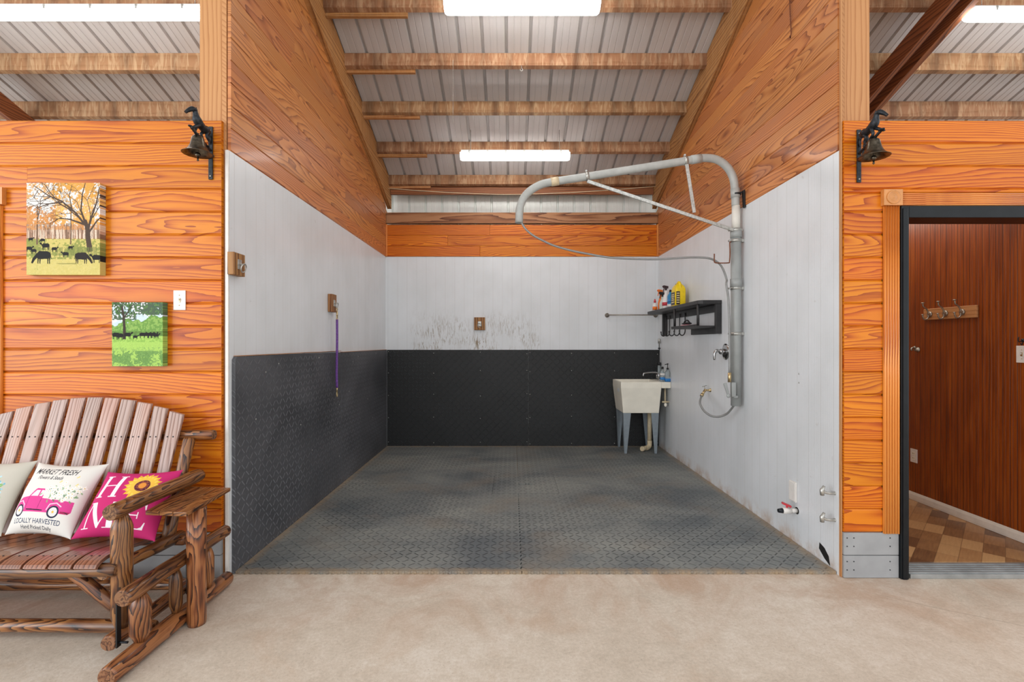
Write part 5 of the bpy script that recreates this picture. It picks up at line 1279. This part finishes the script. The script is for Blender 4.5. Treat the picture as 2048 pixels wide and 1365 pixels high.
# ------------------------------------------------------------------ pillows
def pillow(corners, art, thick, label, name='throw_pillow', back='#d8d2c4'):
    """corners bl, br, tr, tl; the print lies on the front face"""
    bl, br, tr, tl = [np.array(c) for c in corners]; W = art.W
    t = thing(name, tuple((bl+br)/2), label, 'pillow')
    nr = np.cross(br-bl, tl-bl); nr /= np.linalg.norm(nr)
    def surf(n, sg):
        u = np.linspace(0, 1, n); U, V = np.meshgrid(u, u)
        # edges bow inward between the corners
        k_ = .055; Ub = U+k_*(.5-U)*2*np.sin(PI*V)**.8*np.abs(2*U-1)**1.5; Vb = V+k_*(.5-V)*2*np.sin(PI*U)**.8*np.abs(2*V-1)**1.5
        P = (1-Ub)[..., None]*(1-Vb)[..., None]*bl+Ub[..., None]*(1-Vb)[..., None]*br+Ub[..., None]*Vb[..., None]*tr+(1-Ub)[..., None]*Vb[..., None]*tl
        b = (np.clip(4*U*(1-U), 0, 1)**.5*np.clip(4*V*(1-V), 0, 1)**.5)**1.05
        rr = np.sqrt((U-.5)**2+(V-.5)**2); wr = .0035*np.sin(9*np.arctan2(V-.5, U-.5))*np.clip((rr-.22)*3, 0, 1)*b
        b = b*(.93+.07*np.sin(U*4+V*3))
        P = P+nr*(sg*(b*thick/2+wr)[..., None]+0)
        return P
    o = grid_obj('cover', surf(W, 1.0), art.a, 'fabric', t)
    A2 = np.zeros((60, 60, 3)); A2[:] = S(back); grid_obj('back_panel', surf(60, -1.0)[:, ::-1], A2, 'fabric', t)
    return t
N = 420
# truck pillow
A = Art(N, N, '#e2dfd8'); nk = '#2b2b33'
A.text('MARKET FRESH', .15, .80, .62, .095, nk, .25, -.02); A.text('Flowers & Seeds', .26, .715, .36, .060, nk, .3, -.02)
A.text('LOCALLY HARVESTED', .16, .118, .68, .068, '#3a4560', .1, 0); A.text('Hand Picked Daily', .29, .030, .44, .066, '#2b3140', .05, -.02)
pk = '#d8448f'
A.poly([(.12, .30), (.13, .42), (.18, .455), (.30, .47), (.355, .565), (.37, .578), (.50, .575), (.505, .45), (.92, .43), (.93, .30), (.90, .27), (.15, .27)], pk)
A.poly([(.325, .475), (.375, .553), (.43, .553), (.43, .475)], '#f3dbe6'); A.poly([(.45, .475), (.45, .555), (.49, .55), (.49, .475)], '#f3dbe6')
A.line([(.14, .40), (.22, .41), (.28, .36), (.285, .30)], .007, '#f6c8de'); A.line([(.62, .30), (.64, .38), (.72, .40), (.79, .36)], .007, '#f6c8de'); A.line([(.33, .30), (.56, .295)], .008, '#3a2033'); A.line([(.50, .45), (.495, .31)], .003, '#8e2560'); A.line([(.31, .47), (.315, .31)], .003, '#8e2560')
A.poly([(.80, .30), (.92, .30), (.90, .275), (.80, .275)], '#a52a55'); A.poly([(.83, .30), (.90, .285), (.90, .27)], '#333038')
for cx in (.215, .71):
    A.ell(cx, .285, .075, .080, '#2c2f45'); A.ell(cx, .285, .054, .059, '#f4f0ea')
    for j in range(9): a_ = 2*PI*j/9; A.line([(cx, .285), (cx+.05*math.cos(a_), .285+.055*math.sin(a_))], .003, '#c9c4be')
    A.ell(cx, .285, .014, .015, '#e6b84a')
rr = random.Random(3)
for _ in range(60): A.ell(rr.gauss(.70, .10), rr.gauss(.53, .05), .022, .009, rr.choice(['#6f9668', '#8fae80', '#557d58']), .9, rr.uniform(0, 3))
for _ in range(46):
    cx = min(.95, max(.46, rr.gauss(.70, .12))); cy = min(.70, max(.44, rr.gauss(.555, .06))); r = rr.uniform(.018, .030)
    for j in range(8): a_ = 2*PI*j/8+cx*9; A.ell(cx+r*.62*math.cos(a_), cy+r*.62*math.sin(a_), r*.5, r*.24, '#fbf9f2' if j % 2 else '#e9e7de', 1, a_)
    A.ell(cx, cy, r*.25, r*.25, '#e2c25c')
for x, y in ((.80, .76), (.84, .65), (.62, .68)): A.ell(x, y, .014, .008, '#e6d27a', 1, .6); A.ell(x+.01, y+.012, .008, .013, '#e6d27a')
p2 = A
# HOME pillow
A = Art(N, N, '#c4286c'); wh = '#f6ecf2'
def R(x0, x1, y0, y1, c=wh, sh=0.0): A.poly([(x0, y0), (x1, y0), (x1+sh, y1), (x0+sh, y1)], c)
def serifH(x, y, w_, h):
    for xx in (x+.06*w_, x+.72*w_):
        R(xx, xx+.17*w_, y, y+h); R(xx-.09*w_, xx+.26*w_, y, y+.04*h); R(xx-.09*w_, xx+.26*w_, y+.96*h, y+h)
    R(x+.1*w_, x+.85*w_, y+.49*h, y+.53*h)
def serifE(x, y, w_, h):
    R(x+.12*w_, x+.30*w_, y, y+h); R(x, x+.85*w_, y, y+.04*h); R(x, x+.82*w_, y+.96*h, y+h); R(x+.3*w_, x+.6*w_, y+.50*h, y+.54*h)
    A.poly([(x+.60*w_, y), (x+.88*w_, y), (x+.96*w_, y+.28*h), (x+.92*w_, y+.28*h), (x+.82*w_, y+.10*h)], wh); A.poly([(x+.6*w_, y+h), (x+.84*w_, y+h), (x+.88*w_, y+.74*h), (x+.84*w_, y+.74*h), (x+.76*w_, y+.92*h)], wh); A.poly([(x+.58*w_, y+.40*h), (x+.62*w_, y+.40*h), (x+.62*w_, y+.64*h), (x+.58*w_, y+.64*h)], wh)
def serifM(x, y, w_, h):
    R(x+.08*w_, x+.12*w_, y, y+h); R(x, x+.22*w_, y, y+.035*h); R(x, x+.2*w_, y+.965*h, y+h); R(x+.74*w_, x+.90*w_, y, y+h); R(x+.64*w_, x+w_, y, y+.035*h); R(x+.76*w_, x+w_, y+.965*h, y+h)
    A.poly([(x+.08*w_, y+h), (x+.24*w_, y+h), (x+.54*w_, y+.12*h), (x+.47*w_, y)], wh); A.poly([(x+.76*w_, y+h), (x+.80*w_, y+h), (x+.50*w_, y), (x+.46*w_, y)], wh)
serifH(.12, .53, .30, .36); serifM(.10, .10, .44, .36); serifE(.58, .10, .30, .36)
cx, cy = .66, .71
for ring, (ro, ri, cc) in enumerate(((.225, .10, '#e8b43c'), (.195, .08, '#f6cf5a'), (.165, .07, '#f3c04a'))):
    for j in range(18):
        a_ = 2*PI*(j+ring*.33)/18; c_, s_ = math.cos(a_), math.sin(a_); w_ = .027
        A.poly([(cx+ri*c_, cy+ri*s_), (cx+(ro*.75)*c_-w_*s_, cy+(ro*.75)*s_+w_*c_), (cx+ro*c_, cy+ro*s_), (cx+(ro*.75)*c_+w_*s_, cy+(ro*.75)*s_-w_*c_)], cc)
A.ell(cx, cy, .092, .092, '#5a2236'); A.ell(cx, cy, .068, .068, '#8a4438'); A.ell(cx, cy, .046, .046, '#e0913c'); 
for _ in range(90): a_ = rr.uniform(0, 6.28); q = rr.uniform(.05, .09); A.ell(cx+q*math.cos(a_), cy+q*math.sin(a_), .005, .005, rr.choice(['#8a4438', '#3a1626', '#a8643c']))
p3 = A
# floral pillow
A = Art(N, N, '#c9c5b8')
def leaf(x, y, a_, l, w_, c1, c2):
    P = [(x, y)]; c_, s_ = math.cos(a_), math.sin(a_)
    for f in (.25, .5, .75): P.append((x+l*f*c_-w_*math.sin(PI*f)*s_, y+l*f*s_+w_*math.sin(PI*f)*c_))
    P.append((x+l*c_, y+l*s_))
    for f in (.75, .5, .25): P.append((x+l*f*c_+w_*math.sin(PI*f)*s_, y+l*f*s_-w_*math.sin(PI*f)*c_))
    A.poly(P, c1); A.line([(x, y), (x+l*.95*c_, y+l*.95*s_)], .003, c2)
for j in range(22): a_ = 2*PI*j/22; leaf(.50+.14*math.cos(a_), .48+.14*math.sin(a_), a_+rr.uniform(-.2, .2), rr.uniform(.17, .27), .032, rr.choice(['#5f9a5a', '#7fb06a', '#4c8650', '#8fb87c']), '#c8dcae')
for j in range(26): a_ = rr.uniform(-1.2, 1.2); q = rr.uniform(.2, .33); A.ell(.5+q*math.cos(a_), .5+q*math.sin(a_), .014, .014, rr.choice(['#9cc8d8', '#b8dce4', '#7fb6c8']))
for cx, cy, r, c1 in ((.50, .50, .20, '#d6382e'), (.45, .66, .11, '#efa63a'), (.62, .66, .07, '#f0c24a'), (.38, .36, .12, '#e0607a')):
    for j in range(9): a_ = 2*PI*j/9; A.ell(cx+r*.55*math.cos(a_), cy+r*.55*math.sin(a_), r*.5, r*.28, c1, 1, a_); A.line([(cx+r*.2*math.cos(a_), cy+r*.2*math.sin(a_)), (cx+r*.85*math.cos(a_), cy+r*.85*math.sin(a_))], .003, '#a8261f')
    A.ell(cx, cy, r*.22, r*.22, '#f4cf5c')
p1 = A
pillow([at(-140, 1072, 2.46), at(2, 1074, 2.47), at(77, 921, 2.685), at(-62, 921, 2.66)], p1, .12, 'pale pillow with red flower and green leaves at the left edge')
pillow([at(9, 1071, 2.45), at(141, 1080, 2.42), at(219, 928, 2.63), at(78, 925, 2.66)], p2, .17, 'white pillow with a pink truck carrying daisies')
pillow([at(141, 1080, 2.41), at(310, 1084, 2.42), at(367, 940, 2.65), at(216, 944, 2.62)], p3, .17, 'hot pink pillow with white letters and a sunflower', back='#b81f62')
